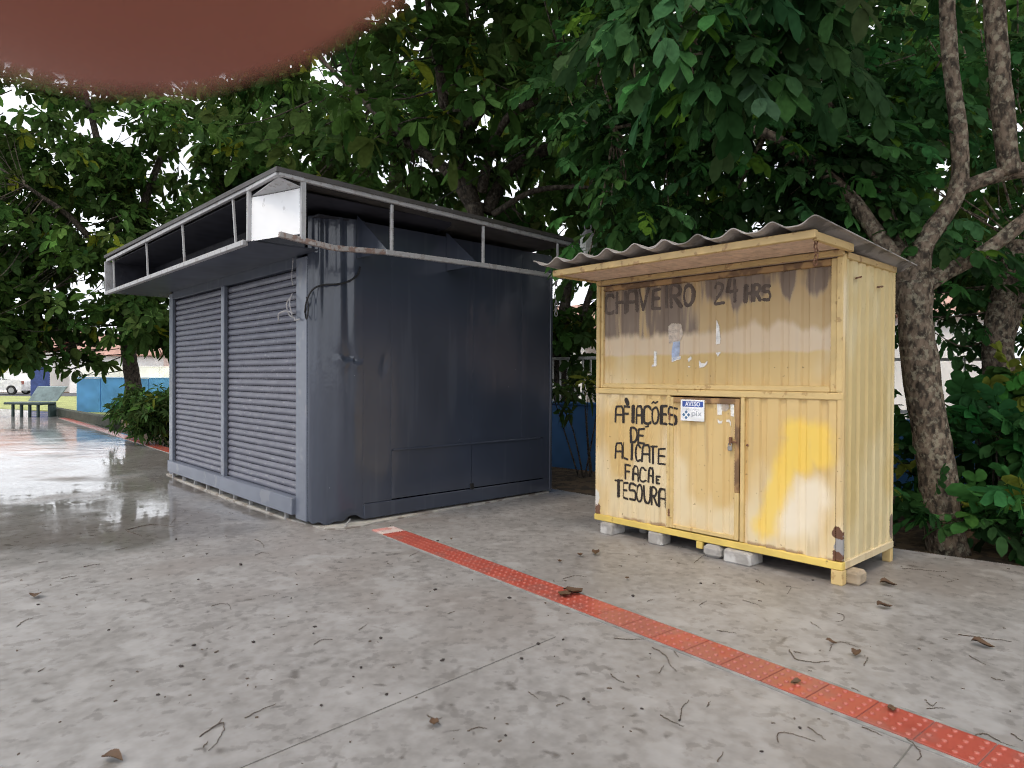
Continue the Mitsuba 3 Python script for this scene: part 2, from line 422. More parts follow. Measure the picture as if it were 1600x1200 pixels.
# red tile: dull in patches, paler by height on the crowns of the domes
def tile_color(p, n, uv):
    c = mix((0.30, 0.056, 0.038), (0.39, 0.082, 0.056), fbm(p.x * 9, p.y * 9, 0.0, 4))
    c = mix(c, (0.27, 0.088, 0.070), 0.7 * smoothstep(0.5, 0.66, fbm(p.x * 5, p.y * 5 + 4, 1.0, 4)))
    worn = smoothstep(0.0128, 0.0140, p.z + 0.004 * (fbm(p.x * 60, p.y * 60, 2.0, 2) - 0.5))  # dome crowns turn paler above a set height
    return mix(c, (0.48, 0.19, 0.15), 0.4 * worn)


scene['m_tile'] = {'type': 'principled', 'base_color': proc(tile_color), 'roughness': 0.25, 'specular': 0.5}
simple('m_tile_worn', (0.50, 0.24, 0.21), 0.5, var=0.3, freq=14, dirt=(0.55, 0.48, 0.45), dirt_amt=0.7, dirt_freq=12)
simple('m_soil', (0.060, 0.043, 0.030), 0.95, var=0.5, freq=6, dirt=(0.13, 0.085, 0.05), dirt_amt=0.5, dirt_freq=8)
simple('m_grass_ground', (0.26, 0.28, 0.10), 0.8, var=0.4, freq=2, tone=True)
simple('m_road', (0.075, 0.075, 0.08), 0.8, var=0.2, freq=2, tone=True)
simple('m_twig', (0.085, 0.064, 0.048), 0.8, var=0.5, freq=30, tone=True)
simple('m_pod', (0.026, 0.019, 0.016), 0.65, var=0.4, freq=60, tone=True)
simple('m_dead_leaf', (0.085, 0.048, 0.026), 0.65, var=0.5, freq=18, tone=True)
simple('m_bluewall', (0.045, 0.15, 0.36), 0.65, var=0.12, freq=1.5, dirt=(0.10, 0.17, 0.30), dirt_amt=0.2, dirt_freq=2, tone=True)
simple('m_paleblue', (0.36, 0.58, 0.74), 0.65, var=0.08, freq=1.0, tone=True)
simple('m_lightblue', (0.13, 0.40, 0.72), 0.65, var=0.08, freq=1.0, tone=True)
simple('m_white_wall', (0.86, 0.85, 0.83), 0.8, var=0.06, freq=0.7, tone=True)
simple('m_pink_wall', (0.66, 0.50, 0.44), 0.8, var=0.08, freq=0.7, tone=True)
simple('m_roof_tile', (0.42, 0.25, 0.20), 0.8, var=0.2, freq=3, tone=True)
simple('m_window', (0.03, 0.04, 0.05), 0.25, var=0.2, tone=True)
simple('m_navy_wall', (0.035, 0.06, 0.22), 0.65, var=0.1, tone=True)
simple('m_iron', (0.62, 0.62, 0.60), 0.5, var=0.1, tone=True)
simple('m_iron_dark', (0.14, 0.14, 0.15), 0.65, var=0.2, tone=True)
simple('m_bench', (0.055, 0.085, 0.082), 0.4, var=0.25, freq=5, dirt=(0.12, 0.14, 0.13), dirt_amt=0.2, tone=True)
simple('m_bench_top', (0.30, 0.38, 0.37), 0.4, var=0.15, freq=5, tone=True)
simple('m_planter', (0.055, 0.060, 0.045), 0.8, var=0.4, freq=5, tone=True)
simple('m_car', (0.78, 0.78, 0.78), 0.25, var=0.02, two=True, tone=True)
simple('m_tyre', (0.02, 0.02, 0.02), 0.8, tone=True)
simple('m_hub', (0.35, 0.35, 0.36), 0.3, metallic=0.6, tone=True)
simple('m_lantern', (0.36, 0.38, 0.37), 0.65, var=0.15, freq=12, dirt=(0.20, 0.22, 0.20), dirt_amt=0.2, tone=True)
simple('m_lantern_green', (0.05, 0.085, 0.055), 0.65, var=0.25, freq=12, tone=True)


# skin of the photographer's finger
def skin_color(p, n, uv):
    t = fbm(p.x * 160, p.y * 160, p.z * 160, 3)
    return mix((0.285, 0.092, 0.062), (0.36, 0.125, 0.086), t)


scene['m_skin'] = {'type': 'principled', 'base_color': proc(skin_color), 'roughness': 0.5, 'specular': 0.3}
simple('m_nail', (0.62, 0.36, 0.30), 0.4, var=0.05, freq=100, tone=True)


def bark_fn(dark, light, lichen, amt):
    def fn(p, n, uv):
        a = fbm(p.x * 34, p.y * 34, p.z * 13, 4)
        c = mix(dark, light, smoothstep(0.3, 0.68, a))
        c = mix(c, lichen, amt * smoothstep(0.50, 0.68, fbm(p.x * 30 + 4, p.y * 30, p.z * 22, 4)))
        return mix(c, (0.022, 0.018, 0.015), 0.55 * smoothstep(0.54, 0.72, fbm(p.x * 40, p.y * 40 + 9, p.z * 20, 4)))
    return fn


def bark_bump(p, n, uv):
    return 0.020 * fbm(p.x * 30, p.y * 30, p.z * 13, 4)


for nm, args in (('m_bark', ((0.045, 0.035, 0.026), (0.20, 0.15, 0.11), (0.30, 0.27, 0.20), 0.75)), ('m_bark_dark', ((0.030, 0.025, 0.020), (0.095, 0.075, 0.058), (0.16, 0.14, 0.11), 0.6))):
    scene[nm] = {'type': 'bumpmap', 'arbitrary': proc(bark_bump, 4e-3), 'scale': 1.0,
                 'bsdf': {'type': 'principled', 'base_color': proc(bark_fn(*args)), 'roughness': 0.85, 'specular': 0.3}}
for nm, rgh in (('m_leaf', 0.30), ('m_leaf_matt', 0.5)):
    scene[nm] = {'type': 'principledthin', 'base_color': proc(leaf_color), 'roughness': rgh, 'diff_trans': 0.85, 'eta': 1.42}

# ================================================================ THE SETTING
far = 420.0
add('ground', trimesh.Trimesh([[-far, -far, -.10], [far, -far, -.10], [far, far, -.10], [-far, far, -.10]], [[0, 1, 2], [0, 2, 3]], process=False), 'm_soil', kind='structure')
labels['ground'].update(label='bare dark soil behind the pavement edge, under the trees')

slab_outline = [(14, -5.2), (3.988, 5.216), (3.297, 5.747), (0.509, 8.77), (-2.2, 11.5), (-5.3, 12.05), (-6.55, 13.05), (-11.1, 18.4), (-18.0, 26.2), (-22, 28.5), (-60, 29), (-60, -40), (14, -40)]
slab = Polygon(slab_outline)
add('pavement', flat_poly(slab, -0.16, 0.0), 'm_concrete', kind='structure', label='stained concrete pavement, rain-wet and mirror-like toward the far left')
# saw-cut joints in the slab are thin dark mortar lines a few millimetres proud of nothing: a recessed strip laid flush
def ground_strip(pts, w, z0, z1):
    return flat_poly(LineString(pts).buffer(w / 2, cap_style=2), z0, z1)
add('joint', cat_mesh([ground_strip([(-1.75, 1.70), (-0.39, 3.086), (0.25, 3.74)], 0.0035, -0.004, 0.0025), ground_strip([(1.596, 2.655), (1.0, 2.07)], 0.005, -0.004, 0.0025)]),
    'm_cut', parent='pavement')

grass = Polygon([(-140, 29.5), (-22, 28.9), (-17.5, 27), (-11.5, 22), (-10.0, 24), (-6, 30), (-6, 46), (-140, 46)])
add('verge', flat_poly(grass, -0.12, -0.03), 'm_grass_ground', kind='structure', label='yellow-green grass verge beyond the pavement')
add('road', plain_box([-160, 46.0, -0.14], [60, 54, -0.02]), 'm_road', kind='structure', label='grey road beyond the grass verge')

# tactile paving strip: mortar bed and tiles with truncated domes
sd = np.array([-0.627, 0.779]); sn = np.array([0.779, 0.627])
s0 = np.array([0.757, 3.922])
def strip_frame(c, d):
    a = math.atan2(d[1], d[0]); return Frame(c[0], c[1], a)
def dome(cx, cy, z, r, h, sides=10):
    ang = np.arange(sides) * 2 * np.pi / sides
    ring = lambda rr, zz: np.stack([cx + rr * np.cos(ang), cy + rr * np.sin(ang), np.full(sides, zz)], 1)
    v = np.vstack([ring(r, z), ring(r * .82, z + h * .62), ring(r * .5, z + h * .95), [[cx, cy, z + h]]]); f = []
    for k in range(2):
        for j in range(sides):
            a, b = k * sides + j, k * sides + (j + 1) % sides
            f += [[a, b, b + sides], [a, b + sides, a + sides]]
    for j in range(sides): f.append([2 * sides + j, 2 * sides + (j + 1) % sides, 3 * sides])
    return trimesh.Trimesh(v, f, process=False)
TL, TW = 0.222, 0.232
mb = []
for sgn in (-1, 1):
    pts = []
    for t in np.linspace(-3.6, 2.96, 90):
        e = TW / 2 + (0.012 if sgn < 0 else 0.020) + 0.022 * meshkit.fbm(np.array([t * 3.0, sgn * 4.0, 0]), 3, 2)
        if sgn > 0: e += 0.05 * max(0, meshkit.noise(np.array([t * 1.1, 7, 3.])) - 0.55)
        pts.append(s0 + sd * t + sn * sgn * e)
    mb.append(pts)
add('tactile_strip', flat_poly(Polygon(mb[0] + mb[1][::-1]).buffer(0), -0.01, 0.004), 'm_mortar', kind='structure', label='red tactile paving strip laid in grey mortar across the concrete')
t0 = float((np.array([1.686, 2.737]) - s0) @ sd)
tile_t = [t0 + TL * i for i in range(-9, 40) if t0 + TL * i < 3.0]
for i, t in enumerate(tile_t):
    f = strip_frame(s0 + sd * (t + TL / 2), sd)
    ms = [cham_box([-TL / 2 + .0018, -TW / 2, 0.0], [TL / 2 - .0018, TW / 2, 0.0090 + rng.uniform(0, .0012)], .002)]
    ms += [dome((a - 1.5) * 0.0555, (b - 1.5) * 0.0580, 0.0088, 0.0125, 0.0072, 10 if t < 1.2 else 6) for a in range(4) for b in range(4)]
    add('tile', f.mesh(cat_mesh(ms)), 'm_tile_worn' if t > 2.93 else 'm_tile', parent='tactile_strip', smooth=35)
# the strip goes on beyond the kiosk
c0, c1 = np.array([-5.55, 11.75]), np.array([-11.2, 18.15])
d2 = (c1 - c0) / np.linalg.norm(c1 - c0)
add('tactile_strip_beyond', flat_poly(LineString([c0, c0 + d2 * 14.2]).buffer(0.135, cap_style=2), -0.01, 0.004), 'm_mortar', kind='structure', label='red tactile paving strip running on along the wet pavement beyond the kiosk')
for i in range(64):
    f = strip_frame(c0 + d2 * (TL * (i + .5)), d2)
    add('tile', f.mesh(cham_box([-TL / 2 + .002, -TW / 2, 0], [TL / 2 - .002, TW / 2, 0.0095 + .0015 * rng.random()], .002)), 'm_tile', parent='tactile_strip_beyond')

# ================================================================ NAVY KIOSK
kk = thing('metal_kiosk', 'dark navy metal kiosk with two closed roller shutters, rounded corner and open canopy frame', 'kiosk')
kz0, kz1 = 0.045, 2.98
def kadd(name, m, mat, parent=kk, smooth=False, **kw): return add(name, K.mesh(m), mat, parent=parent, smooth=smooth, **kw)
# front: pilasters, lintel, mullion, shutters
VR, VDIV, VL = 0.427, 2.388, 4.33
kadd('pilaster', cham_box([-0.012, 0.20, kz0], [0.05, VR, 2.60], .006), 'm_navy_lit')
kadd('pilaster', cham_box([-0.012, VL, kz0], [0.05, KW, 2.60], .006), 'm_navy_lit')
kadd('lintel', cham_box([-0.004, VR, 2.515], [0.06, VL, 2.93], .005), 'm_navy')
kadd('mullion', cham_box([-0.018, VDIV - 0.05, 0.245], [0.05, VDIV + 0.05, 2.515], .006), 'm_navy_lit')
kadd('wall_panel', plain_box([0.11, 0.45, 0.06], [0.13, KW - .06, 2.95]), 'm_kiosk_dark')
for a, b in ((VR, VDIV - .05), (VDIV + .05, VL)):
    sh = kadd('shutter', cat_mesh([cham_box([0.022, a, 0.245], [0.06, a + .018, 2.515]), cham_box([0.022, b - .018, .245], [0.06, b, 2.515]), plain_box([0.075, a, .245], [.08, b, 2.515])]), 'm_kiosk_dark')
    n = 31; hgt = (2.505 - 0.25) / n
    for i in range(n):
        z = 0.25 + i * hgt
        q = np.linspace(0, 1, 7)
        prof = np.stack([0.050 - 0.018 * np.sin(np.pi * q) ** 0.55 - 0.006 * (1 - q), z + 0.002 + q * (hgt - 0.006)], 1)
        sag = rng.normal(0, .0012)
        vs = np.linspace(a + .012, b - .012, 9)
        P = np.array([[[x + sag * math.sin(3 * v + i), v, zz + 0.0012 * math.sin(v * 5 + i * 1.7)] for x, zz in prof] for v in vs])
        add('slat', K.mesh(grid_mesh(P)), 'm_slat', parent=sh, smooth=True)
kadd('base_trim', cham_box([-0.05, VR + .004, 0.080], [0.055, VDIV - .008, 0.248], .006), 'm_navy_lit')
kadd('base_trim', cham_box([-0.042, VDIV + .008, 0.086], [0.055, KW - .03, 0.246], .006), 'm_navy_lit')
for v in np.linspace(0.65, 4.3, 9):
    kadd('foot', cham_box([-0.02, v - .010, 0.0], [0.02, v + .010, 0.095], .003), 'm_galv')
kadd('floor_frame', plain_box([0.12, 0.35, 0.03], [KD - .05, KW - .05, 0.11]), 'm_black')
# rounded corner sheet: folded and dented
def corner_path(s):
    """s in 0..1 from the front pilaster to the side wall"""
    a = s * np.pi / 2
    e = 1.0
    u = 0.50 * (1 - np.cos(a) ** e); v = 0.20 * (1 - np.sin(a) ** e)
    return u, v
ss = np.linspace(0.0, 1.0, 61); zs = np.linspace(0.035, 2.98, 121)
P = np.zeros((61, 121, 3))
for i, s in enumerate(ss):
    u, v = corner_path(s); u2, v2 = corner_path(min(1, s + .01)); u1, v1 = corner_path(max(0, s - .01))
    tx, ty = u2 - u1, v2 - v1; L = math.hypot(tx, ty) + 1e-9; nu, nv = ty / L, -tx / L
    w = math.sin(math.pi * s) ** 0.5
    z = zs.copy()
    d = w * (0.010 * (meshkit.fbm(np.stack([np.full_like(z, s * 7), z * 0.55, z * 0], 1), 2, 5) - .5)
             + 0.009 * np.sin(s * 21 + 0.35 * z) * np.clip((z - 1.1) / 1.2, 0.15, 1) + 0.006 * np.sin(s * 37 + 1.3 + z * 0.2) * np.clip((z - 1.5) / 0.8, 0, 1))
    # crease at 1.66 m and the buckled foot
    cz = 1.645 - 0.16 * (s - 0.62) + 0.015 * math.sin(s * 40)
    d -= 0.030 * math.exp(-((s - 0.80) / 0.14) ** 2) * np.exp(-np.abs(z - cz) / 0.045) * np.where(z > cz, 1.0, 0.25)
    d += 0.016 * math.exp(-((s - 0.80) / 0.16) ** 2) * np.exp(-np.abs(z - cz + .03) / 0.03)
    d -= 0.05 * math.exp(-((s - 0.82) / 0.12) ** 2) * np.exp(-(z / 0.09) ** 2)
    d -= 0.02 * math.exp(-((s - 0.55) / 0.07) ** 2) * np.exp(-(z / 0.05) ** 2)
    zz = z.copy(); zz[0] += 0.012 * (1 + math.sin(s * 23)) + 0.03 * math.exp(-((s - .85) / .1) ** 2) - 0.02 * math.exp(-((s - .5) / .2) ** 2); zz[1] = max(zz[1], zz[0] + .008)
    P[i] = np.stack([u + nu * d, v + nv * d, zz], 1)
kadd('corner_sheet', grid_mesh(P), 'm_navy', smooth=True)
# side wall: overlapping sheets, each a little out of flat
def side_sheet(u0, u1, z0, z1, off, seed, amp=0.006, dents=()):
    us = np.linspace(u0, u1, 14); zz = np.linspace(z0, z1, 34); U2, Z2 = np.meshgrid(us, zz, indexing='ij')
    q = np.stack([U2 * 1.6, Z2 * 0.9, U2 * 0 + seed], -1)
    edge = np.clip(np.minimum(U2 - u0, u1 - U2) / 0.06, 0, 1)
    D = -off - amp * (meshkit.fbm(q, 2, seed) - .35) * edge
    for (a, b, r, h) in dents: D += h * np.exp(-((U2 - a) ** 2 + (Z2 - b) ** 2) / r ** 2)
    return thick_sheet(np.stack([U2, D, Z2], -1), [0, 0.005, 0])
cuts = [0.50, 0.82, 1.396, 1.90, 2.24, 2.66, KD]
for i in range(6):
    a, b = cuts[i], cuts[i + 1]
    kadd('wall_panel', side_sheet(a - .012, b, 0.70 if i else 0.19, 2.97, 0.003 + 0.0035 * (i % 2), i + 3, dents=((0.735, 1.585, 0.035, 0.022), (0.72, 1.53, 0.03, 0.016)) if i == 0 else ()), 'm_navy', smooth=40)
kadd('hatch', side_sheet(0.815, 1.865, 0.20, 0.692, 0.010, 21), 'm_navy', smooth=40)
kadd('hatch', side_sheet(1.872, KD - .14, 0.20, 0.692, 0.010, 22), 'm_navy', smooth=40)
kadd('wall_panel', side_sheet(KD - .135, KD, 0.05, 0.70, 0.004, 26), 'm_navy', smooth=40)
kadd('base_trim', cham_box([0.50, -0.012, 0.035], [KD, 0.02, 0.185], .005), 'm_navy')
kadd('drip_rail', cham_box([0.83, -0.030, 0.690], [2.95, -0.008, 0.708], .003), 'm_navy')
kadd('hinge', cham_box([1.845, -0.028, 0.185], [1.895, -0.004, 0.25], .004), 'm_black')
kadd('wall_panel', side_sheet(0, 0.01, 0, 0.01, 0, 1) if False else plain_box([KD - .012, 0.003, 0.05], [KD, KW, 2.96]), 'm_navy')
kadd('wall_panel', plain_box([0.05, KW - .012, 0.05], [KD, KW, 2.96]), 'm_navy')
kadd('corner_post', cham_box([KD - .03, -0.02, 0.03], [KD + .012, 0.02, 2.9], .006), 'm_navy')
kadd('ceiling', plain_box([0.02, 0.02, 2.955], [KD - .02, KW - .02, 2.975]), 'm_kiosk_dark')
# canopy: lower rails, upper rails, bars, chamfered corner sheet, roof
UF, VS, ZL = -0.63, -0.585, 2.60
UFT, VL2 = -0.635, 5.16
cn = kadd('canopy', cat_mesh([plain_box([-0.01, 0.21, 2.93], [0.0, KW, 3.05]), plain_box([UF + .05, VL2 - .03, ZL + .05], [KD - .05, VL2 - .02, 3.06]), plain_box([UF + .04, -0.3, 3.052], [KD - .1, VL2 - .03, 3.060]), plain_box([-0.022, 0.22, ZL + .05], [-0.014, VL2 - .04, 3.05]), plain_box([UF + .05, 0.05, ZL + .036], [-.025, VL2 - .04, ZL + .046])]), 'm_kiosk_dark')  # dark lining sheets added; shade inside the canopy put into their colour
add('soffit', K.mesh(cat_mesh([cham_box([UF + .021, -0.02, ZL + .020], [-0.006, VL2 - .02, ZL + .034], .002), cham_box([-0.004, KW + .002, ZL + .020], [KD - .05, VL2 - .02, ZL + .034], .002)])), 'm_soffit_navy', parent=cn)
def cadd(name, m, mat, **kw): return kadd(name, m, mat, parent=cn, **kw)
cadd('rail', cham_box([UF - .03, 0.10, ZL], [UF + .02, VL2 + .05, ZL + .047], .004), 'm_galv')
sp = [(UF + .01, VS + .02, ZL - 0.002), (-0.33, VS, ZL - .035), (-0.15, VS, ZL - 0.052), (0.36, VS - .005, ZL - .022), (1.6, VS, ZL - .002), (2.92, VS, ZL)]
for a, b in zip(sp[:-1], sp[1:]):
    cadd('rail', bar(a, b, .04, .045), 'm_rusty_rail' if b[0] < 1.0 else 'm_galv')
ztop = lambda u: 3.085 - 0.020 * (u + .6)
UPR = [(UFT, VL2), (UFT, 0.17)]
cadd('rail', cham_box([UFT - .015, 0.03, 3.066], [UFT + .02, VL2 + .02, 3.108], .004), 'm_galv')
cadd('rail', bar([-0.42, VS, 3.075], [2.92, VS, 2.995], .035, .04), 'm_galv')
for v in (4.78, 3.14, 1.77, 0.33):
    cadd('bar', bar([UF, v, ZL + .047], [UFT + .012, v + .09, 3.066], .022), 'm_galv')
cadd('post', bar([UF + .02, VL2 - .01, ZL + .047], [UFT + .02, VL2 - .01, 3.066], .045, .12), 'm_galv')
cadd('post', bar([UF + .005, 0.055, ZL + .03], [UFT + .005, 0.03, 3.09], .03, .075), 'm_galv')
cadd('post', bar([-0.425, VS, ZL - .02], [-0.425, VS, 3.09], .045, .03), 'm_galv')
for u in (0.435, 1.536, 2.648, 2.90):
    cadd('bar', bar([u, VS, ZL + .005], [u, VS, 3.03 - .02 * u], .026), 'm_galv')
for u in (0.41, 1.50):
    cadd('bracket', trimesh.Trimesh([[u, VS + .02, ZL], [u, -0.01, ZL], [u, -0.01, ZL + .42], [u + .006, VS + .02, ZL], [u + .006, -0.01, ZL], [u + .006, -0.01, ZL + .42]],
                                    [[0, 1, 2], [3, 5, 4], [0, 3, 4], [0, 4, 1], [1, 4, 5], [1, 5, 2], [2, 5, 3], [2, 3, 0]], process=False), 'm_navy')
q0, q1 = np.array([UF + .012, 0.015]), np.array([-0.445, VS + .02])
ts = np.linspace(0, 1, 9); zz = np.linspace(2.628, 3.005, 9)
P = np.array([[[*(q0 * (1 - t) + q1 * t - np.array([.003, .003]) * math.sin(t * 5 + z * 9)), z] for z in zz] for t in ts])
cadd('corner_sheet', thick_sheet(P, [.004, .004, 0]), 'm_white_sheet', smooth=30)
# capping over the chamfer: peaked lip under the roof sheet
cadd('capping', cat_mesh([bar([UFT, 0.04, 3.075], [UFT - .005, VS - .005, 3.082], .04, .035), bar([UFT - .005, VS - .005, 3.082], [-0.42, VS - .005, 3.07], .04, .035)]), 'm_galv')
cadd('gusset', trimesh.Trimesh([[UFT + .02, 0.03, 3.01], [UFT + .01, VS + .02, 3.06], [-0.44, VS + .01, 3.01], [UFT + .02, 0.03, 3.018], [UFT + .01, VS + .02, 3.068], [-0.44, VS + .01, 3.018]],
                               [[0, 2, 1], [3, 4, 5], [0, 1, 4], [0, 4, 3], [1, 2, 5], [1, 5, 4], [2, 0, 3], [2, 3, 5]], process=False), 'm_galv')
us = np.linspace(UFT - .03, 3.0, 24); vs = np.linspace(VS - .03, VL2 + .08, 30)
P = np.array([[[u, v, ztop(u) + 0.005 + 0.006 * v + 0.008 * meshkit.fbm(np.array([u * 2.0, v * 2.0, 1]), 2, 4)] for v in vs] for u in us])
kadd('roof', thick_sheet(P, [0, 0, 0.04]), 'm_roof_metal')
# pale cement bed under the kiosk
pad = Polygon([(0.02, KW + .25), (-0.02, 4.0), (-0.055, 2.2), (-0.02, 0.75), (0.03, 0.30), (0.06, -0.07), (0.22, -0.15), (0.40, -0.16), (0.52, -0.12), (1.4, -0.06), (2.4, -0.03), (KD, 0.02), (KD, KW)])
pp = Polygon([(x + .022 * (meshkit.fbm(np.array([x * 7, y * 7, 0.]), 3, 8) - .5), y + .03 * (meshkit.fbm(np.array([x * 7, y * 7, 5.]), 3, 9) - .5)) for x, y in pad.segmentize(0.05).exterior.coords]).buffer(0)
add('cement_bed', K.mesh(flat_poly(pp, -0.01, 0.014)), 'm_pad', kind='structure', label='pale cement bed under the navy kiosk')

# cables at the kiosk corner
def kpts(*a): return K(np.array(a))
add('electric_cable', cat_mesh([
    tube(kpts((-0.02, 0.215, 2.06), (-0.03, 0.16, 2.16), (-0.005, 0.10, 2.26), (0.06, 0.04, 2.31), (0.20, -0.005, 2.33), (0.30, -0.02, 2.36), (0.40, -0.03, 2.43), (0.44, -0.02, 2.52)), .009, 6, 26),
    tube(kpts((-0.02, 0.215, 2.06), (-0.04, 0.14, 1.99), (-0.03, 0.12, 2.10), (-0.025, 0.17, 2.2)), .007, 6, 14)]), 'm_black', label='black cable looped loosely across the rounded kiosk corner', cat='cable', smooth=True)
add('electric_wire', cat_mesh([
    tube(kpts((-0.03, 0.45, 2.60), (-0.035, 0.47, 2.42), (-0.03, 0.45, 2.34)), .004, 5, 10),
    tube(kpts((-0.03, 0.48, 2.24), (-0.06, 0.53, 2.16), (-0.05, 0.49, 2.05), (-0.04, 0.40, 2.02), (-0.05, 0.36, 1.99), (-0.03, 0.30, 2.00)), .007, 6, 20),
    tube(kpts((-0.05, 0.40, 2.06), (-0.07, 0.52, 2.09), (-0.08, 0.66, 2.07), (-0.07, 0.69, 2.00)), .007, 6, 16),
    tube(kpts((-0.03, 0.47, 2.26), (-0.07, 0.44, 2.17), (-0.05, 0.42, 2.02)), .006, 6, 12)]), 'm_wire_white', label='tangle of pale wires beside the upper right shutter corner', cat='wire', smooth=True)
add('overhead_wire', tube([K(np.array([0.9, 0.3, 3.14])).ravel(), K(np.array([1.6, 0.9, 3.35])).ravel(), np.array((-0.01782, 9.6, 4.582)), np.array((0.3708, 9.8, 4.862))], .006, 5, 16), 'm_black',
    label='thin wire running from the kiosk roof up into the tree', cat='wire')
add('loose_bar', K.mesh(bar([0.34, -0.02, 0.06], [0.24, -0.10, 0.02], .014)), 'm_galv', label='short bent metal bar sticking out under the kiosk corner', cat='metal bar')

# ================================================================ YELLOW BOOTH
bt = thing('sheet_metal_booth', 'small faded yellow corrugated metal booth with painted lettering and wavy fibre-cement roof', 'booth')
def badd(name, m, mat, parent=bt, smooth=False, **kw): return add(name, B.mesh(m), mat, parent=parent, smooth=smooth, **kw)
PER, DEP = 0.152, 0.017
PROF = np.array([0.0, 0.56, 0.66, 0.90, 1.0]) * PER
PD = np.array([0, 0, 1, 1, 0]) * DEP
def prof_depth(s, phase=0.0):
    s = np.mod(np.asarray(s) - phase, PER); return np.interp(s, PROF, PD)
def breaks(a, b, phase=0.0):
    out = [a, b]; k = math.floor((a - phase) / PER) - 1
    while phase + k * PER < b + PER:
        out += [phase + k * PER + q for q in PROF[:-1]]; k += 1
    return np.array(sorted(x for x in set(np.round(out, 6)) if a - 2e-6 <= x <= b + 2e-6))
def corr(a, b, z0, z1, base, phase=0.0, axis='v', seed=1, nz=16):
    s = breaks(a, b, phase); z = np.linspace(z0, z1, nz); S, Z = np.meshgrid(s, z, indexing='ij')
    D = base + prof_depth(S, phase) + 0.004 * (meshkit.fbm(np.stack([S * 3, Z * 2.4, S * 0 + seed], -1), 2, seed) - .5)
    if axis == 'v': return thick_sheet(np.stack([D, S, Z], -1), [0.002, 0, 0])
    if axis == 'v-': return thick_sheet(np.stack([BD - D, S, Z], -1), [-0.002, 0, 0])
    if axis == 'u': return thick_sheet(np.stack([S, D, Z], -1), [0, 0.002, 0])
    return thick_sheet(np.stack([S, BW - D, Z], -1), [0, -0.002, 0])
FR = 'm_booth_frame'
zb, zs_, zm0, zm1, zt = 0.107, 0.168, 1.300, 1.352, 2.305
badd('sill', cham_box([-0.006, -0.004, zb], [0.05, BW + .004, zs_ - .006], .005), 'm_booth_sill')
badd('sill', cham_box([0.052, -0.005, zb], [BD, 0.045, zs_ - .004], .005), 'm_booth')
badd('sill', cham_box([0.052, BW - .045, zb], [BD, BW + .004, zs_ - .004], .005), 'm_booth')
badd('sill', cham_box([BD - .05, .046, zb], [BD + .004, BW - .046, zs_ - .004], .005), 'm_booth')
# corner angles of the container: rounded folded edge at the near corner
badd('corner_post', cham_box([0.0, 0.0, zs_ - .004], [0.046, 0.052, zt + .03], .012), 'm_booth_front', smooth=False)
badd('corner_post', cham_box([0.0, BW - .036, zs_ - .004], [0.045, BW, zt + .03], .008), 'm_booth_front')
badd('corner_post', cham_box([BD - .03, 0.0, zs_ - .004], [BD, 0.04, zt], .008), 'm_booth_side')
badd('corner_post', cham_box([BD - .03, BW - .04, zs_ - .004], [BD, BW, zt], .008), 'm_booth_side')
badd('rail', cham_box([-0.005, 0.002, zm0], [0.04, BW - .002, zm1], .006), FR)
badd('floor', plain_box([0.06, 0.05, zb + .01], [BD - .06, BW - .05, zb + .03]), 'm_rust')
badd('ceiling', plain_box([0.02, 0.02, zt + .004], [BD - .02, BW - .02, zt + .016]), 'm_soffit')
# lower front panels
PH = 0.02
BAS = 0.008
badd('wall_panel', corr(0.052, 0.762, zs_ - .004, zm0 - .001, BAS, PH, seed=4, nz=24), 'm_booth_front')
badd('wall_panel', corr(1.448, BW - .036, zs_ - .004, zm0 - .001, BAS, PH, seed=5, nz=24), 'm_booth_front')
badd('jamb', cham_box([-0.002, 0.745, zs_], [0.035, 0.778, zm0], .004), FR)
badd('jamb', cham_box([-0.002, 1.430, zs_], [0.035, 1.462, zm0], .004), FR)
dr_ = badd('door', corr(0.815, 1.404, zs_ + .03, zm0 - .055, 0.004, PH, seed=6, nz=24), 'm_booth_front')
badd('stile', cham_box([-0.010, 0.785, 0.55], [0.020, 0.822, zm0 - .012], .004), 'm_door_stile', parent=dr_)
badd('stile', cham_box([-0.010, 0.785, zs_ + .006], [0.020, 0.822, 0.549], .004), FR, parent=dr_)
badd('stile', cham_box([-0.010, 1.392, zs_ + .006], [0.020, 1.424, zm0 - .012], .004), FR, parent=dr_)
badd('top_rail', cham_box([-0.010, 0.823, zm0 - .056], [0.020, 1.391, zm0 - .012], .004), 'm_door_stile', parent=dr_)
badd('bottom_rail', cham_box([-0.010, 0.823, zs_ + .006], [0.020, 1.391, zs_ + .038], .004), FR, parent=dr_)
badd('latch', cat_mesh([cham_box([-0.030, 0.842, 0.925], [-0.004, 0.862, 0.985], .003), cham_box([-0.022, 0.80, 0.94], [-0.010, 0.85, 0.955], .003)]), 'm_rust', parent=dr_)
badd('hinge', cat_mesh([trimesh.creation.cylinder(.009, .06, sections=10).apply_translation([-0.012, 1.427, 0.30]), trimesh.creation.cylinder(.009, .06, sections=10).apply_translation([-0.012, 1.427, 1.12])]), 'm_rust', parent=dr_)
ring = trimesh.creation.torus(.014, .0035, major_sections=16, minor_sections=6); ring.apply_transform(trimesh.transformations.rotation_matrix(np.pi / 2, [0, 1, 0])); ring.apply_translation([-.026, .852, .925])
lock = cham_box([-.038, .834, .876], [-.014, .870, .918], .008)
add('padlock', B.mesh(cat_mesh([lock, ring])), 'm_lock', label='small grey padlock hanging from the door latch of the yellow booth', cat='padlock')
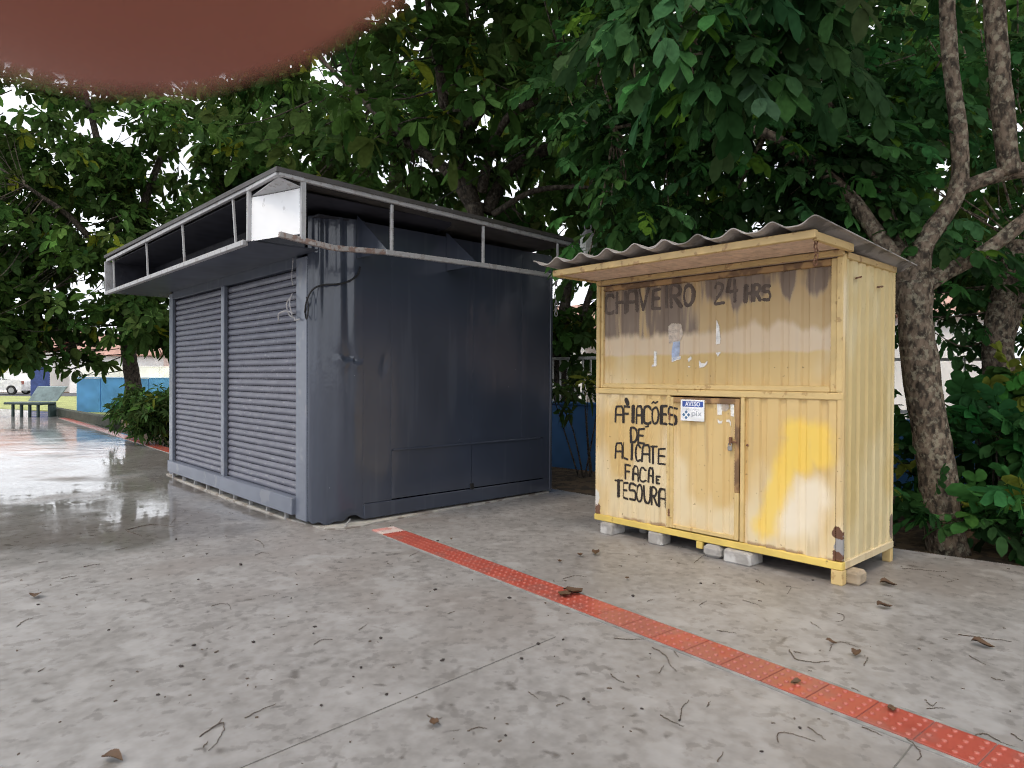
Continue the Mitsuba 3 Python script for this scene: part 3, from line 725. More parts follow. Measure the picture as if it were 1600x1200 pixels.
# upper hatch
HB = 0.036
hb = badd('hatch', corr(0.10, BW - .075, zm1 + .045, zt - .052, HB, PH, seed=9, nz=30), 'm_booth_hatch')
for a, b in (([-0.006, 0.010, zm1 + .003], [0.055, 0.052 + .002, zt]), ([-0.006, BW - .046, zm1 + .003], [0.055, BW - .006, zt])):
    badd('frame', cham_box(a, b, .005), FR, parent=hb)
badd('frame', cham_box([0.012, 0.056, zm1 + .003], [0.056, 0.100, zt - .002], .005), FR, parent=hb)
badd('frame', cham_box([0.012, BW - .078, zm1 + .003], [0.056, BW - .048, zt - .002], .005), FR, parent=hb)
badd('frame', cham_box([0.010, 0.102, zm1 + .002], [0.056, BW - .08, zm1 + .044], .005), FR, parent=hb)
badd('frame', cham_box([0.010, 0.102, zt - .05], [0.056, BW - .08, zt - .004], .005), 'm_door_stile', parent=hb)
# other walls
badd('wall_panel', corr(0.048, BD - .03, zs_ - .004, zt + .02, 0.006, 0.0, 'u', 12, 30), 'm_booth_side')
badd('wall_panel', corr(0.048, BD - .03, zs_ - .004, zt, 0.006, 0.0, 'u-', 13), 'm_booth_side')
badd('wall_panel', corr(0.042, BW - .042, zs_ - .004, zt, 0.006, 0.0, 'v-', 14), 'm_booth_side')
badd('rail', cham_box([0.05, -0.006, zt - .012], [BD + .004, 0.03, zt + .036], .005), 'm_awning')
badd('bolt', tube(np.array([[0.15, -0.015, 2.165], [0.255, -0.012, 2.185]]), .007, 6), 'm_rust')
badd('bolt', tube(np.array([[0.56, -0.015, 2.140], [0.67, -0.012, 2.155]]), .007, 6), 'm_rust')
badd('bolt', trimesh.creation.icosphere(subdivisions=1, radius=.011).apply_translation([0.004, 0.72, 0.93]), 'm_rust')
# awning
FU = -0.56
aw = badd('awning', cham_box([FU - .02, -0.045, 2.345], [FU + .02, BW + .012, 2.398], .004), 'm_awning')
badd('arm', cham_box([FU + .022, -0.042, 2.335], [0.045, -0.007, 2.39], .004), 'm_awning', parent=aw)
badd('arm', cham_box([FU + .022, BW - .03, 2.340], [0.045, BW + .008, 2.39], .004), 'm_awning', parent=aw)
badd('header', cham_box([-0.045, -0.004, zt + .004], [-0.008, BW - .034, zt + .046], .004), 'm_awning', parent=aw)
nb = 13; bw_ = (BW - .04) / nb
for i in range(nb):
    badd('soffit_board', cham_box([FU + .024, -0.004 + i * bw_ + .002, 2.352 + .001 * (i % 2)], [-0.05, -0.004 + (i + 1) * bw_ - .002, 2.364], .002), 'm_soffit', parent=aw)
# wavy roof sheets (one profile, three lapped sheets)
PW, AW = 0.278, 0.031
def wave(v): t = np.mod(v / PW + 0.26, 1.0); return AW * (np.cos(2 * np.pi * t) * 0.8 + 0.2 * np.cos(4 * np.pi * t))
def roof_sheet(v0, v1, dz):
    v = np.linspace(v0, v1, int((v1 - v0) / PW * 18)); u = np.linspace(-0.66, 1.16, 7)
    U2, V2 = np.meshgrid(u, v, indexing='ij')
    Z2 = 2.430 - 0.052 * (U2 + .62) + 0.006 * V2 + wave(V2) + dz + 0.004 * np.sin(V2 * 1.3)
    return thick_sheet(np.stack([U2, V2, Z2], -1), [0, 0, 0.008])
badd('roof', roof_sheet(-0.10, 1.20, 0.0), 'm_fibre', smooth=35, label='wavy grey fibre-cement roof sheet')
badd('roof', roof_sheet(1.06, 2.44, 0.010), 'm_fibre', smooth=35)
# feet of the booth frame
badd('foot', cham_box([-0.004, -0.004, 0.0], [0.07, 0.075, zb - .003], .004), 'm_booth_frame')
badd('foot', cham_box([-0.004, 1.105, 0.045], [0.03, 1.165, zb - .003], .004), 'm_booth_sill')
badd('foot', cham_box([BD - .06, -0.002, 0.0], [BD, 0.06, zb - .003], .004), 'm_booth_frame')
badd('foot', cham_box([BD - .06, BW - .06, 0.0], [BD, BW, zb - .003], .004), 'm_booth_frame')
# blocks that carry it
def block(a, b, mat, lab, c=.012, tilt=0.0):
    m = cham_box(a, b, c); m = m.subdivide().subdivide()
    m.vertices += 0.006 * (meshkit.fbm(m.vertices * 22, 2, 3)[:, None] - .5)
    add('concrete_block', B.mesh(m), mat, label=lab, cat='block')
block([-0.05, 2.02, -.003], [0.16, 2.16, 0.104], 'm_block', 'grey concrete block under the left front corner of the yellow booth')
block([0.25, 1.86, -.003], [0.40, 1.94, 0.10], 'm_block', 'dark narrow block farther back under the left part of the booth')
block([0.20, 1.72, -.003], [0.32, 1.80, 0.10], 'm_block', 'dark block set back, second from the left front corner block')
block([-0.02, 1.49, -.003], [0.12, 1.64, 0.104], 'm_block', 'grey block under the booth sill left of the door')
block([-0.045, 0.925, -.003], [0.09, 1.085, 0.102], 'm_block', 'rounded worn grey block beside the stub foot under the door', .03)
block([-0.05, 0.66, -.003], [0.16, 0.89, 0.100], 'm_block', 'largest flat grey block under the sill right of the door')
block([0.075, -0.09, -.003], [0.22, 0.09, 0.098], 'm_block_brown', 'brownish block beside the foot of the booth at its near right corner', .02)

# ---- painted lettering: brush strokes laid on the ribs
GLY = {
    'A': [[(0, 0), (.06, .80), (.22, 1), (.82, 1), (.96, .82), (1, 0)], [(.04, .46), (.98, .46)]],
    'F': [[(.08, 0), (.05, 1), (.9, .97)], [(.05, .52), (.75, .54)]],
    'I': [[(.5, 0), (.55, 1)]],
    'C': [[(.95, .86), (.6, 1), (.2, .92), (.05, .55), (.12, .12), (.5, .0), (.95, .1)]],
    'O': [[(.5, 1), (.1, .8), (.05, .3), (.4, 0), (.85, .15), (.95, .65), (.72, .95), (.5, 1)]],
    'E': [[(.95, 1), (.1, .97), (.05, .03), (.95, 0)], [(.08, .52), (.8, .52)]],
    'S': [[(.95, .92), (.2, 1), (.08, .62), (.75, .55), (.95, .28), (.75, .02), (.1, .05)]],
    'D': [[(.1, 0), (.12, 1), (.7, .93), (.95, .6), (.85, .2), (.5, .02), (.1, 0)]],
    'L': [[(.05, 1), (.05, .05), (.8, 0)]],
    'T': [[(-.05, .97), (1.02, 1)], [(.45, 1), (.5, 0)]],
    'U': [[(.05, 1), (.12, .25), (.45, 0), (.85, .2), (.95, 1)]],
    'R': [[(.08, 0), (.08, .98), (.7, .98), (.9, .76), (.65, .52), (.12, .5)], [(.35, .5), (.95, 0)]],
    'H': [[(.05, 0), (.08, 1)], [(.95, 0), (.92, 1)], [(.06, .5), (.95, .52)]],
    'V': [[(0, 1), (.5, 0), (1, 1)]],
    '2': [[(.05, .8), (.35, 1), (.85, .85), (.8, .55), (.05, .02), (1, .0)]],
    '4': [[(.15, 1), (.02, .45), (.95, .48)], [(.72, .95), (.78, 0)]],
}
def word_polys(specs, wid):
    """specs: (letter, v_left, z_bottom, width, height); v runs to the left in the picture, so x grows with -v"""
    out = []
    for ch, vl, z, w, h in specs:
        for st in GLY[ch]:
            pts = [(vl - x * w + random.uniform(-.0025, .0025), z + y * h + random.uniform(-.0025, .0025)) for x, y in st]
            p = smooth_path([(a, b, 0) for a, b in pts], 5 * len(pts)) if len(pts) > 3 and ch in 'COSDU2R' else np.array([(a, b, 0) for a, b in pts])
            out.append(LineString(p[:, :2]).buffer(wid / 2 * random.uniform(.86, 1.15), quad_segs=3))
    return unary_union(out)
def lay_on_ribs(poly, base, flats=None, off=0.0016):
    """cut the paint at each bend of the sheet and lay every piece on its facet"""
    a, _, b, _ = poly.bounds
    br = np.array(sorted(set(breaks(a - .01, b + .01, PH)) | {x for x in (1.392, 1.430, 1.462) if a < x < b})); ms = []
    for s, t in zip(br[:-1], br[1:]):
        g = poly.intersection(sbox(s, -1, t, 5))
        for q in getattr(g, 'geoms', [g]):
            if q.geom_type != 'Polygon' or q.area < 1e-7: continue
            v2, f2 = trimesh.creation.triangulate_polygon(q, engine='earcut')
            d = base(np.clip(v2[:, 0], s + 1e-6, t - 1e-6)) if callable(base) else base + prof_depth(v2[:, 0], PH)
            front = np.stack([d - off, v2[:, 0], v2[:, 1]], 1); n = len(front)
            back = front + [off * .8, 0, 0]
            ms.append(trimesh.Trimesh(np.vstack([front, back]), np.vstack([f2, f2[:, ::-1] + n]), process=False))
    return cat_mesh(ms)
def line_specs(text, p0, p1, h, gap=.24, hs=None):
    """baseline from p0 to p1 (v, z); letters share the run"""
    n = len(text); (v0, z0), (v1, z1) = p0, p1; unit = {'I': .45}
    ws = np.array([unit.get(c, 1.0) for c in text]); tot = ws.sum() + gap * (n - 1); w1 = (v0 - v1) / tot; out = []; x = v0
    for i, c in enumerate(text):
        w = ws[i] * w1; t = (v0 - x) / (v0 - v1)
        out.append((c, x, z0 + (z1 - z0) * t + random.uniform(-.004, .004), w, h * random.uniform(.95, 1.06))); x -= w + gap * w1
    return out
front_depth = lambda v: np.where((v > 1.43) & (v < 1.462), -0.002, np.where((v > 1.392) & (v <= 1.43), -0.010, np.where(v <= 1.392, .004, BAS) + prof_depth(v, PH) - .003))
def lettering(specs, wid, extra=(), base=front_depth, mat='m_ink', parent=bt, lab=None):
    poly = unary_union([word_polys(specs, wid)] + list(extra))
    badd('lettering', lay_on_ribs(poly, base), mat, parent=parent, label=lab)
def stroke(pts, w): return LineString(pts).buffer(w / 2, quad_segs=3)
S1 = line_specs('AFIACOES', (2.027, 1.044), (1.371, 1.057), .150, .20)
o_ = S1[5]; c_ = S1[4]
tilde = stroke([(o_[1] + .004, o_[2] + .178), (o_[1] - .02, o_[2] + .192), (o_[1] - .035, o_[2] + .180), (o_[1] - .06, o_[2] + .194)], .014)
ced = stroke([(c_[1] - c_[3] * .5, c_[2]), (c_[1] - c_[3] * .55, c_[2] - .025), (c_[1] - c_[3] * .3, c_[2] - .03)], .013)
dotp = stroke([(1.904, 1.248), (1.889, 1.219)], .042)
lettering(S1, .021, (tilde, ced, dotp), lab='hand-painted dark word on the upper line of the booth front')
lettering(line_specs('DE', (1.857, 0.8735), (1.701, 0.8681), .130, .25), .022)
lettering(line_specs('ALICATE', (2.025, 0.7134), (1.484, 0.6972), .140, .24), .018)
lettering(line_specs('FACA', (1.912, 0.5317), (1.602, 0.5282), .125, .28) + [('E', *(1.569, 0.5323), .030, .060)], .017)
lettering(line_specs('TESOURA', (2.021, 0.3537), (1.48, 0.333), .150, .26), .019)
hatch_depth = lambda v: HB + prof_depth(v, PH) - .0015
lettering(line_specs('CHAVEIRO', (2.181, 2.051), (1.229, 2.063), .175, .30), .030, base=hatch_depth, mat='m_old_ink', parent=hb, lab='faded old lettering under the brown wash')
lettering(line_specs('24', (1.044, 2.059), (0.8341, 2.063), .165, .35) + line_specs('HRS', (0.7686, 2.058), (0.5637, 2.051), .115, .3), .028, base=hatch_depth, mat='m_old_ink', parent=hb)
# torn remains of stuck paper on the hatch and the door
def scrap(pix, mat, base, lab, parent=bt):
    badd('paper_scrap', lay_on_ribs(Polygon(pix).buffer(0), base, off=.003), mat, parent=parent, label=lab)
hs = hatch_depth
scrap([(1.625, 1.683), (1.598, 1.682), (1.597, 1.553), (1.658, 1.548), (1.659, 1.565), (1.624, 1.57)], 'm_paper', hs, 'L-shaped white paper remnant')
scrap([(1.427, 1.755), (1.37, 1.764), (1.375, 1.638), (1.362, 1.616), (1.439, 1.59), (1.44, 1.684)], 'm_paper_blue', hs, 'bluish torn sticker remnant')
scrap([(1.439, 1.623), (1.362, 1.638), (1.362, 1.611), (1.439, 1.585)], 'm_paper', hs, None)
scrap([(1.487, 1.884), (1.442, 1.92), (1.359, 1.91), (1.339, 1.822), (1.364, 1.769), (1.466, 1.745)], 'm_paper_dull', hs, None)
scrap([(1.28, 1.61), (1.25, 1.631), (1.243, 1.609), (1.274, 1.583)], 'm_paper', hs, None)
scrap([(1.28, 1.55), (1.255, 1.55), (1.267, 1.534)], 'm_paper', hs, None)
scrap([(1.182, 1.603), (1.152, 1.576), (1.122, 1.57), (1.092, 1.591), (1.098, 1.565), (1.133, 1.539), (1.175, 1.539)], 'm_paper', hs, None)
scrap([(1.013, 1.922), (0.9898, 1.869), (0.9773, 1.765), (0.9827, 1.729), (1.017, 1.725), (1.018, 1.844)], 'm_paper', hs, 'narrow white paper strip')
scrap([(1.022, 1.658), (0.9706, 1.661), (0.999, 1.626)], 'm_paper', hs, None)
dd = lambda v: 0.004 + prof_depth(v, PH) - .002
scrap([(0.9855, 1.259), (0.9455, 1.26), (0.9388, 1.158), (0.9787, 1.156)], 'm_paper', dd, 'white torn notice on the door', dr_)
scrap([(0.8667, 1.257), (0.8335, 1.253), (0.8325, 1.147), (0.8601, 1.151)], 'm_paper', dd, None, dr_)
scrap([(0.9398, 1.255), (0.9003, 1.261), (0.883, 1.211), (0.9164, 1.184), (0.9391, 1.188)], 'm_paper_dull', dd, None, dr_)
scrap([(0.9784, 1.12), (0.9554, 1.105), (0.9327, 1.112), (0.9438, 1.086), (0.9724, 1.089)], 'm_paper', dd, None, dr_)
scrap([(0.9102, 1.118), (0.8765, 1.12), (0.8597, 1.105), (0.8594, 1.07), (0.8819, 1.099), (0.91, 1.103)], 'm_paper', dd, None, dr_)
# notice plate
nv0, nz1 = (1.313, 1.27); nv1, nz0 = (1.089, 1.104)
SW, SH = nv0 - nv1, nz1 - nz0 + .01
sg = thing('notice_sign', 'small white notice plate with blue heading on the booth door', 'sign')
PLF = lambda m: B.mesh(trimesh.Trimesh(np.stack([-0.014 - m.vertices[:, 2], nv0 - m.vertices[:, 0], nz1 - SH + m.vertices[:, 1]], 1), m.faces, process=False))
add('plate', PLF(cham_box([0, 0, 0], [SW, SH, .003], .001)), 'm_plate', parent=sg)
add('heading', PLF(plain_box([SW * .07, SH * .66, .003], [SW * .95, SH * .93, .0036])), 'm_sign_blue', parent=sg)
def stext(t, x, y, h, w, mat, z=.0036):
    m = meshkit.text_mesh(t, h, .0006, True); m.apply_translation(-m.bounds[0]); m.apply_scale([w / m.extents[0], 1, 1]); m.apply_translation([x, y, z])
    add('lettering', PLF(m), mat, parent=sg)
stext('AVISO', SW * .20, SH * .70, SH * .19, SW * .62, 'm_plate', .0038)
stext('ACEITAMOS', SW * .24, SH * .50, SH * .085, SW * .54, 'm_sign_grey', .0031)
stext('pix', SW * .47, SH * .18, SH * .22, SW * .42, 'm_sign_grey', .0031)
dm = []
for dx, dy in ((0, .105), (0, -.105), (.105, 0), (-.105, 0)):
    p = affinity.translate(affinity.rotate(sbox(-.032 * SW, -.032 * SW, .032 * SW, .032 * SW).buffer(.004), 45), SW * .24 + dx * SW, SH * .28 + dy * SW)
    dm.append(flat_poly(p, .0031, .0038))
add('emblem', PLF(cat_mesh(dm)), 'm_sign_teal', parent=sg)
# chains
def chain(p, n, link, mat, lab):
    ms = []
    for i in range(n):
        t = trimesh.creation.torus(link * .42, link * .11, major_sections=12, minor_sections=5)
        t.apply_scale([.62, 1, 1]); t.apply_transform(trimesh.transformations.rotation_matrix(np.pi / 2, [1, 0, 0])); t.apply_transform(trimesh.transformations.rotation_matrix(i * np.pi / 2 + .3, [0, 0, 1]))
        t.apply_translation(np.array(p) - [0.004 * math.sin(i * 2.), 0, link * .72 * i]); ms.append(t)
    add('chain', cat_mesh(ms), mat, label=lab, cat='chain', smooth=True)
chain(B(np.array([FU + .05, -0.02, 2.335])).ravel(), 5, .048, 'm_rust', 'short rusty chain hanging from the right end of the booth awning')
chain(np.array((0.5433, 8.4, 2.675)), 9, .075, 'm_galv', 'grey chain hanging from the far end of the kiosk canopy')
# box-shaped lantern hanging by the canopy end
lt = thing('hanging_box', 'weathered grey and green metal box with a ring, hanging behind the booth roof', 'metal box')
lc = np.array((1.001, 9, 2.816))
def frustum(w0, w1, h, a):
    p = np.array([[-1, -1], [1, -1], [1, 1], [-1, 1]]); v = np.vstack([np.c_[p * w0, np.zeros(4)], np.c_[p * w1, np.full(4, h)]])
    m = trimesh.convex.convex_hull(v); m.apply_transform(trimesh.transformations.rotation_matrix(a, [0, 0, 1])); return m
add('body', frustum(.105, .085, .50, .45).apply_translation(lc), 'm_lantern', parent=lt)
pan = frustum(.012, .012, .47, .45); pan.apply_scale([4.6, 1, 1])
add('side_panel', plain_box([.02, -.118, 0.02], [.075, -.100, .48]).apply_transform(trimesh.transformations.rotation_matrix(.45, [0, 0, 1])).apply_translation(lc), 'm_lantern_green', parent=lt)
add('cap', frustum(.09, .03, .10, .45).apply_translation(lc + [0, 0, .50]), 'm_iron_dark', parent=lt)
rg_ = trimesh.creation.torus(.045, .009, major_sections=14, minor_sections=6); rg_.apply_transform(trimesh.transformations.rotation_matrix(np.pi / 2, [1, 0, 0])); rg_.apply_translation(lc + [0, 0, .64])
add('ring', rg_, 'm_iron_dark', parent=lt)
add('hanging_line', tube([lc + [0, 0, .68], lc + [0.03, .05, 1.3], lc + [0.1, .1, 2.0]], .006, 5), 'm_black', label='thin dark line that carries the hanging grey box', cat='wire')

# ================================================================ BACKGROUND
def wall_frame(p, q):
    d = np.array(q) - np.array(p); return Frame(p[0], p[1], math.atan2(d[1], d[0])), float(np.linalg.norm(d))
# low blue boundary wall with white railing, behind the planting
def blue_wall(p, q, h, label):
    f, L = wall_frame(p, q)
    w = thing('boundary_wall', label, 'wall')
    add('wall', f.mesh(cham_box([0, -.09, -.15], [L, .09, h], .01)), 'm_bluewall', parent=w)
    add('coping', f.mesh(cham_box([-.02, -.12, h], [L + .02, .12, h + .05], .01)), 'm_bluewall', parent=w)
    return f, L
f, L = blue_wall((-4.5, 16.4), (3.0, 9.75), 0.98, 'low dark blue wall in the shade between the kiosk and the yellow booth')
rl = thing('railing', 'white metal railing on top of the low blue wall behind the booth', 'railing')
add('rail', f.mesh(cat_mesh([cham_box([0, -.02, 1.75], [L, .02, 1.80]), cham_box([0, -.015, 1.15], [L, .015, 1.18])])), 'm_iron', parent=rl)
for i in range(int(L / .16)):
    add('bar', f.mesh(plain_box([.08 + i * .16, -.012, 1.03], [.105 + i * .16, .012, 1.75])), 'm_iron', parent=rl)
f, L = blue_wall((3.0, 9.75), (12.0, 7.6), 0.85, 'low blue wall glimpsed between the trunks at the right')
rl = thing('railing', 'pale metal railing seen between the tree trunks at the right', 'railing')
add('rail', f.mesh(cat_mesh([cham_box([0, -.02, 1.70], [L, .02, 1.74]), cham_box([0, -.015, .98], [L, .015, 1.03])])), 'm_iron', parent=rl)
for i in range(int(L / .34)):
    add('bar', f.mesh(plain_box([.08 + i * .34, -.010, .90], [.10 + i * .34, .010, 1.70])), 'm_iron', parent=rl)
# houses
def house(p, q, depth, h, ridge, wall, roof, label, wins=(), door=None, gable=False, over=.45):
    f, L = wall_frame(p, q)
    k = thing('house', label, 'house')
    if gable:
        body = Polygon([(0, -.1), (L, -.1), (L, h), (L / 2, h + ridge), (0, h)])
        m = trimesh.creation.extrude_polygon(body, depth, engine='earcut'); v = m.vertices.copy(); m.vertices = np.stack([v[:, 0], v[:, 2], v[:, 1]], 1); m.faces = m.faces[:, ::-1]
        add('wall', f.mesh(m), wall, parent=k)
        for s in (0, 1):
            a = np.array([[-over if s == 0 else L + over, -over, h - over * ridge / (L / 2)], [L / 2, -over, h + ridge], [L / 2, depth + over, h + ridge], [-over if s == 0 else L + over, depth + over, h - over * ridge / (L / 2)]]) + [0, 0, .04]
            add('roof', f.mesh(thick_sheet(np.array([[a[0], a[3]], [a[1], a[2]]]), [0, 0, .09])), roof, parent=k)
    else:
        add('wall', f.mesh(plain_box([0, 0, -.1], [L, depth, h])), wall, parent=k)
        for s in (0, 1):
            y0, y1 = (-over, depth / 2) if s == 0 else (depth + over, depth / 2)
            n = 26; P = np.zeros((2, n, 3))
            for i in range(n):
                x = -over + (L + 2 * over) * i / (n - 1); P[0, i] = (x, y0, h + .02 + .02 * (i % 2)); P[1, i] = (x, y1, h + ridge + .02 * (i % 2))
            add('roof', f.mesh(thick_sheet(P, [0, 0, .08])), roof, parent=k)
    for x, z, w, hh in wins:
        wk = add('window', f.mesh(plain_box([x, -.03, z], [x + w, .02, z + hh])), 'm_window', parent=k)
        add('frame', f.mesh(cat_mesh([cham_box([x - .07, -.06, z - .07], [x + w + .07, -.031, z]), cham_box([x - .07, -.06, z + hh], [x + w + .07, -.031, z + hh + .07]), cham_box([x - .07, -.06, z + .001], [x, -.031, z + hh - .001]), cham_box([x + w, -.06, z + .001], [x + w + .07, -.031, z + hh - .001]), cham_box([x + w / 2 - .025, -.055, z + .001], [x + w / 2 + .025, -.031, z + hh - .001])])), 'm_iron', parent=wk)
    if door:
        x, w, hh = door; add('door', f.mesh(cham_box([x, -.05, 0], [x + w, .01, hh])), 'm_navy_wall', parent=k)
    return k
house((-36.5, 55.5), (-27.0, 56.5), 7, 3.0, 1.9, 'm_white_wall', 'm_roof_tile', 'white house with a faded reddish tiled roof across the road', wins=((5.5, .9, 1.4, 1.2), (1.5, .9, 1.2, 1.2)))
house((-26.0, 50.2), (-17.5, 50.2), 8, 3.0, 2.2, 'm_pink_wall', 'm_roof_tile', 'pale pink gabled house half hidden by the kiosk', gable=True, wins=((6.0, 1.0, 1.3, 1.1),))
house((-62, 60), (-40, 58), 8, 3.4, 2.0, 'm_white_wall', 'm_roof_tile', 'long pale house behind the white car at the far left', wins=((4, .9, 1.4, 1.2), (9, .9, 1.4, 1.2), (15, .9, 1.4, 1.2)))
house((3.5, 27), (16, 22.5), 8, 3.6, 1.6, 'm_white_wall', 'm_roof_tile', 'bright white house seen through the gap between the trunks at the right', wins=((3.5, 1.0, 1.4, 1.2), (8.5, 1.0, 1.4, 1.2)))
house((-4, 30), (3, 28), 6, 3.2, 1.5, 'm_white_wall', 'm_roof_tile', 'pale house showing between the kiosk and the yellow booth through leaves', wins=((2.5, 1.0, 1.3, 1.1),))
house((20, 12), (20, -2), 8, 3.2, 1.6, 'm_pink_wall', 'm_roof_tile', 'pink house standing to the right beyond the pavement, outside the picture', wins=((3, 1.0, 1.4, 1.2), (9, 1.0, 1.4, 1.2)))
def panel_wall(p, q, h, mat, label, n):
    f, L = wall_frame(p, q); k = thing('garden_wall', label, 'wall')
    for i in range(n):
        add('wall_panel', f.mesh(cham_box([L * i / n + .01, -.05, -.1], [L * (i + 1) / n - .01, .05, h + .01 * (i % 2)], .01)), mat, parent=k)
    add('coping', f.mesh(cham_box([0, -.07, h + .012], [L, .07, h + .05], .008)), mat, parent=k)
panel_wall((-17.2, 26.6), (-12.6, 26.9), 1.30, 'm_lightblue', 'bright blue garden wall beyond the bench', 5)
panel_wall((-12.2, 27.2), (-4.5, 27.4), 1.25, 'm_paleblue', 'light blue wall further right, behind the dark bush', 7)
panel_wall((-30.5, 47.6), (-18.4, 45.9), 2.0, 'm_white_wall', 'white yard wall behind the blue garden wall', 8)
# dark blue gate post by the house
pk = thing('gate_post', 'dark blue post with a pale cap at the left end of the white house', 'post')
add('shaft', cham_box([-32.3, 45.1, -.1], [-31.3, 45.6, 1.95], .03), 'm_navy_wall', parent=pk)
add('cap', cham_box([-32.4, 45.0, 1.95], [-31.2, 45.7, 2.10], .03), 'm_white_wall', parent=pk)
# bench
bf = Frame(-16.35, 23.3, math.radians(-10))
bn = thing('bench', 'dark green concrete bench with a leaning backrest at the far left', 'bench')
def bn_add(n, m, mat): add(n, bf.mesh(m), mat, parent=bn)
bn_add('seat', cham_box([-.85, -.60, .42], [.62, .05, .50], .02), 'm_bench')
bk = thick_sheet(np.array([[[-.50, .02, .52], [.62, .02, .52]], [[-.44, .34, 1.02], [.74, .34, 1.02]]]), [0, .07, .02])
bn_add('backrest', bk, 'm_bench_top')
for x in (-.72, -.38, -.05, .28): bn_add('leg', cham_box([x - .035, -.40, -.02], [x + .035, -.30, .42], .015), 'm_bench')
bn_add('side_panel', cham_box([.50, -.20, -.02], [.58, .1, .42], .015), 'm_bench')
f, L = wall_frame((-16.6, 24.2), (-10.9, 18.35))
add('planter_kerb', f.mesh(cham_box([0, .0, -.1], [L, .22, .27], .02)), 'm_planter', label='low mossy dark kerb wall running from the bench to the bush', cat='kerb')
# car
cf = Frame(-37.2, 49.0, math.pi + .03)
cr = thing('parked_car', 'white hatchback parked across the road at the far left edge', 'car')
def prof(pts, w, y0=None):
    m = trimesh.creation.extrude_polygon(Polygon(pts), w, engine='earcut'); v = m.vertices.copy(); m.vertices = np.stack([v[:, 0], v[:, 2] - w / 2, v[:, 1]], 1); m.faces = m.faces[:, ::-1]; return m
def arch(cx): return [(cx + .37 * math.cos(a), .30 + .37 * math.sin(a)) for a in np.linspace(math.pi * .98, .02 * math.pi, 9)][::-1]
body = [(-2.0, .28), (-2.02, .62), (-1.98, .95), (-1.85, 1.08), (.55, 1.02), (1.35, .92), (1.92, .76), (2.0, .5), (1.96, .28)] + arch(1.28) + arch(-1.28)
lower = prof([(x, z) for x, z in body], 1.66)
cab = trimesh.convex.convex_hull(np.array([[x, y * w, z] for y in (-1, 1) for x, z, w in ((-1.88, 1.05, .80), (-1.45, 1.46, .64), (-.1, 1.52, .66), (.35, 1.46, .64), (1.15, .98, .78), (.9, .9, .8), (-1.9, .95, .82))]))
def car_add(n, m, mat, **k): add(n, cf.mesh(m), mat, parent=cr, **k)
car_add('body', cat_mesh([lower, cab]), 'm_car', smooth=30)
for s in (-1, 1):
    for pts in ([(-1.52, 1.06), (-1.32, 1.40), (-.62, 1.44), (-.62, 1.06)], [(-.54, 1.06), (-.54, 1.44), (.22, 1.41), (.86, 1.06)]):
        v = np.array([[x, s * (.80 - .165 * (z - 1.0) / .46 + .012), z] for x, z in pts]); fz = [[0, 1, 2], [0, 2, 3]]
        car_add('window', trimesh.Trimesh(np.vstack([v, v - [0, s * .02, 0]]), fz + [[6, 5, 4], [7, 6, 4]], process=False), 'm_window')
    for x in (-1.28, 1.28):
        wcyl = lambda r, w: trimesh.creation.cylinder(r, w, sections=22).apply_transform(trimesh.transformations.rotation_matrix(np.pi / 2, [1, 0, 0])).apply_translation([x, s * .73, .30])
        wk = add('wheel', cf.mesh(wcyl(.31, .20)), 'm_tyre', parent=cr); add('rim', cf.mesh(wcyl(.20, .214)), 'm_hub', parent=wk)
    car_add('headlight', cham_box([1.80, s * .5, .66], [1.97, s * .78, .78], .02), 'm_iron')
    car_add('tail_light', cham_box([-2.03, s * .58, .72], [-1.93, s * .81, .98], .02), 'm_tile')

# ================================================================ FOLIAGE
def leaf_template(kind):
    """(vertices, triangles): x along the blade, y across, z up; unit length"""
    if kind == 'broad':      # obovate, blunt, wavy, folded along the midrib
        st = [(.22, .13), (.48, .24), (.72, .29), (.90, .20)]
    elif kind == 'leaflet':
        st = [(.2, .17), (.50, .26), (.80, .22)]
    else:                    # narrow
        st = [(.3, .14), (.65, .16)]
    v = [(0, 0, 0)]; f = []
    for x, w in st: v += [(x, w, .05 + .10 * w), (x, 0, 0), (x, -w, .05 + .10 * w)]
    v.append((1, 0, 0)); n = len(v) - 1
    f += [(0, 2, 1), (0, 3, 2)]
    for k in range(len(st) - 1):
        a = 1 + 3 * k
        f += [(a, a + 1, a + 4), (a, a + 4, a + 3), (a + 1, a + 2, a + 5), (a + 1, a + 5, a + 4)]
    a = 1 + 3 * (len(st) - 1)
    f += [(a, a + 1, n), (a + 1, a + 2, n)]
    return np.array(v, float), np.array(f)
TPL = {k: leaf_template(k) for k in ('broad', 'leaflet', 'narrow')}

def norm(a): return a / (np.linalg.norm(a, axis=-1, keepdims=True) + 1e-9)
def leaves(pos, d, nrm, length, width, droop, kind):
    """arrays of leaf vertices (n, k, 3)"""
    tv, tf = TPL[kind]
    d = norm(d); y = norm(np.cross(nrm, d)); z = np.cross(d, y)
    x = tv[:, 0]
    bend = -(droop[:, None] * x[None] ** 2)
    return (pos[:, None] + d[:, None] * (x[None, :, None] * length[:, None, None]) + y[:, None] * (tv[None, :, 1:2] * (length * width)[:, None, None])
            + z[:, None] * ((tv[None, :, 2] + .0) * length[:, None])[..., None] + np.array([0, 0, 1.0]) * (bend * length[:, None])[..., None]), tf

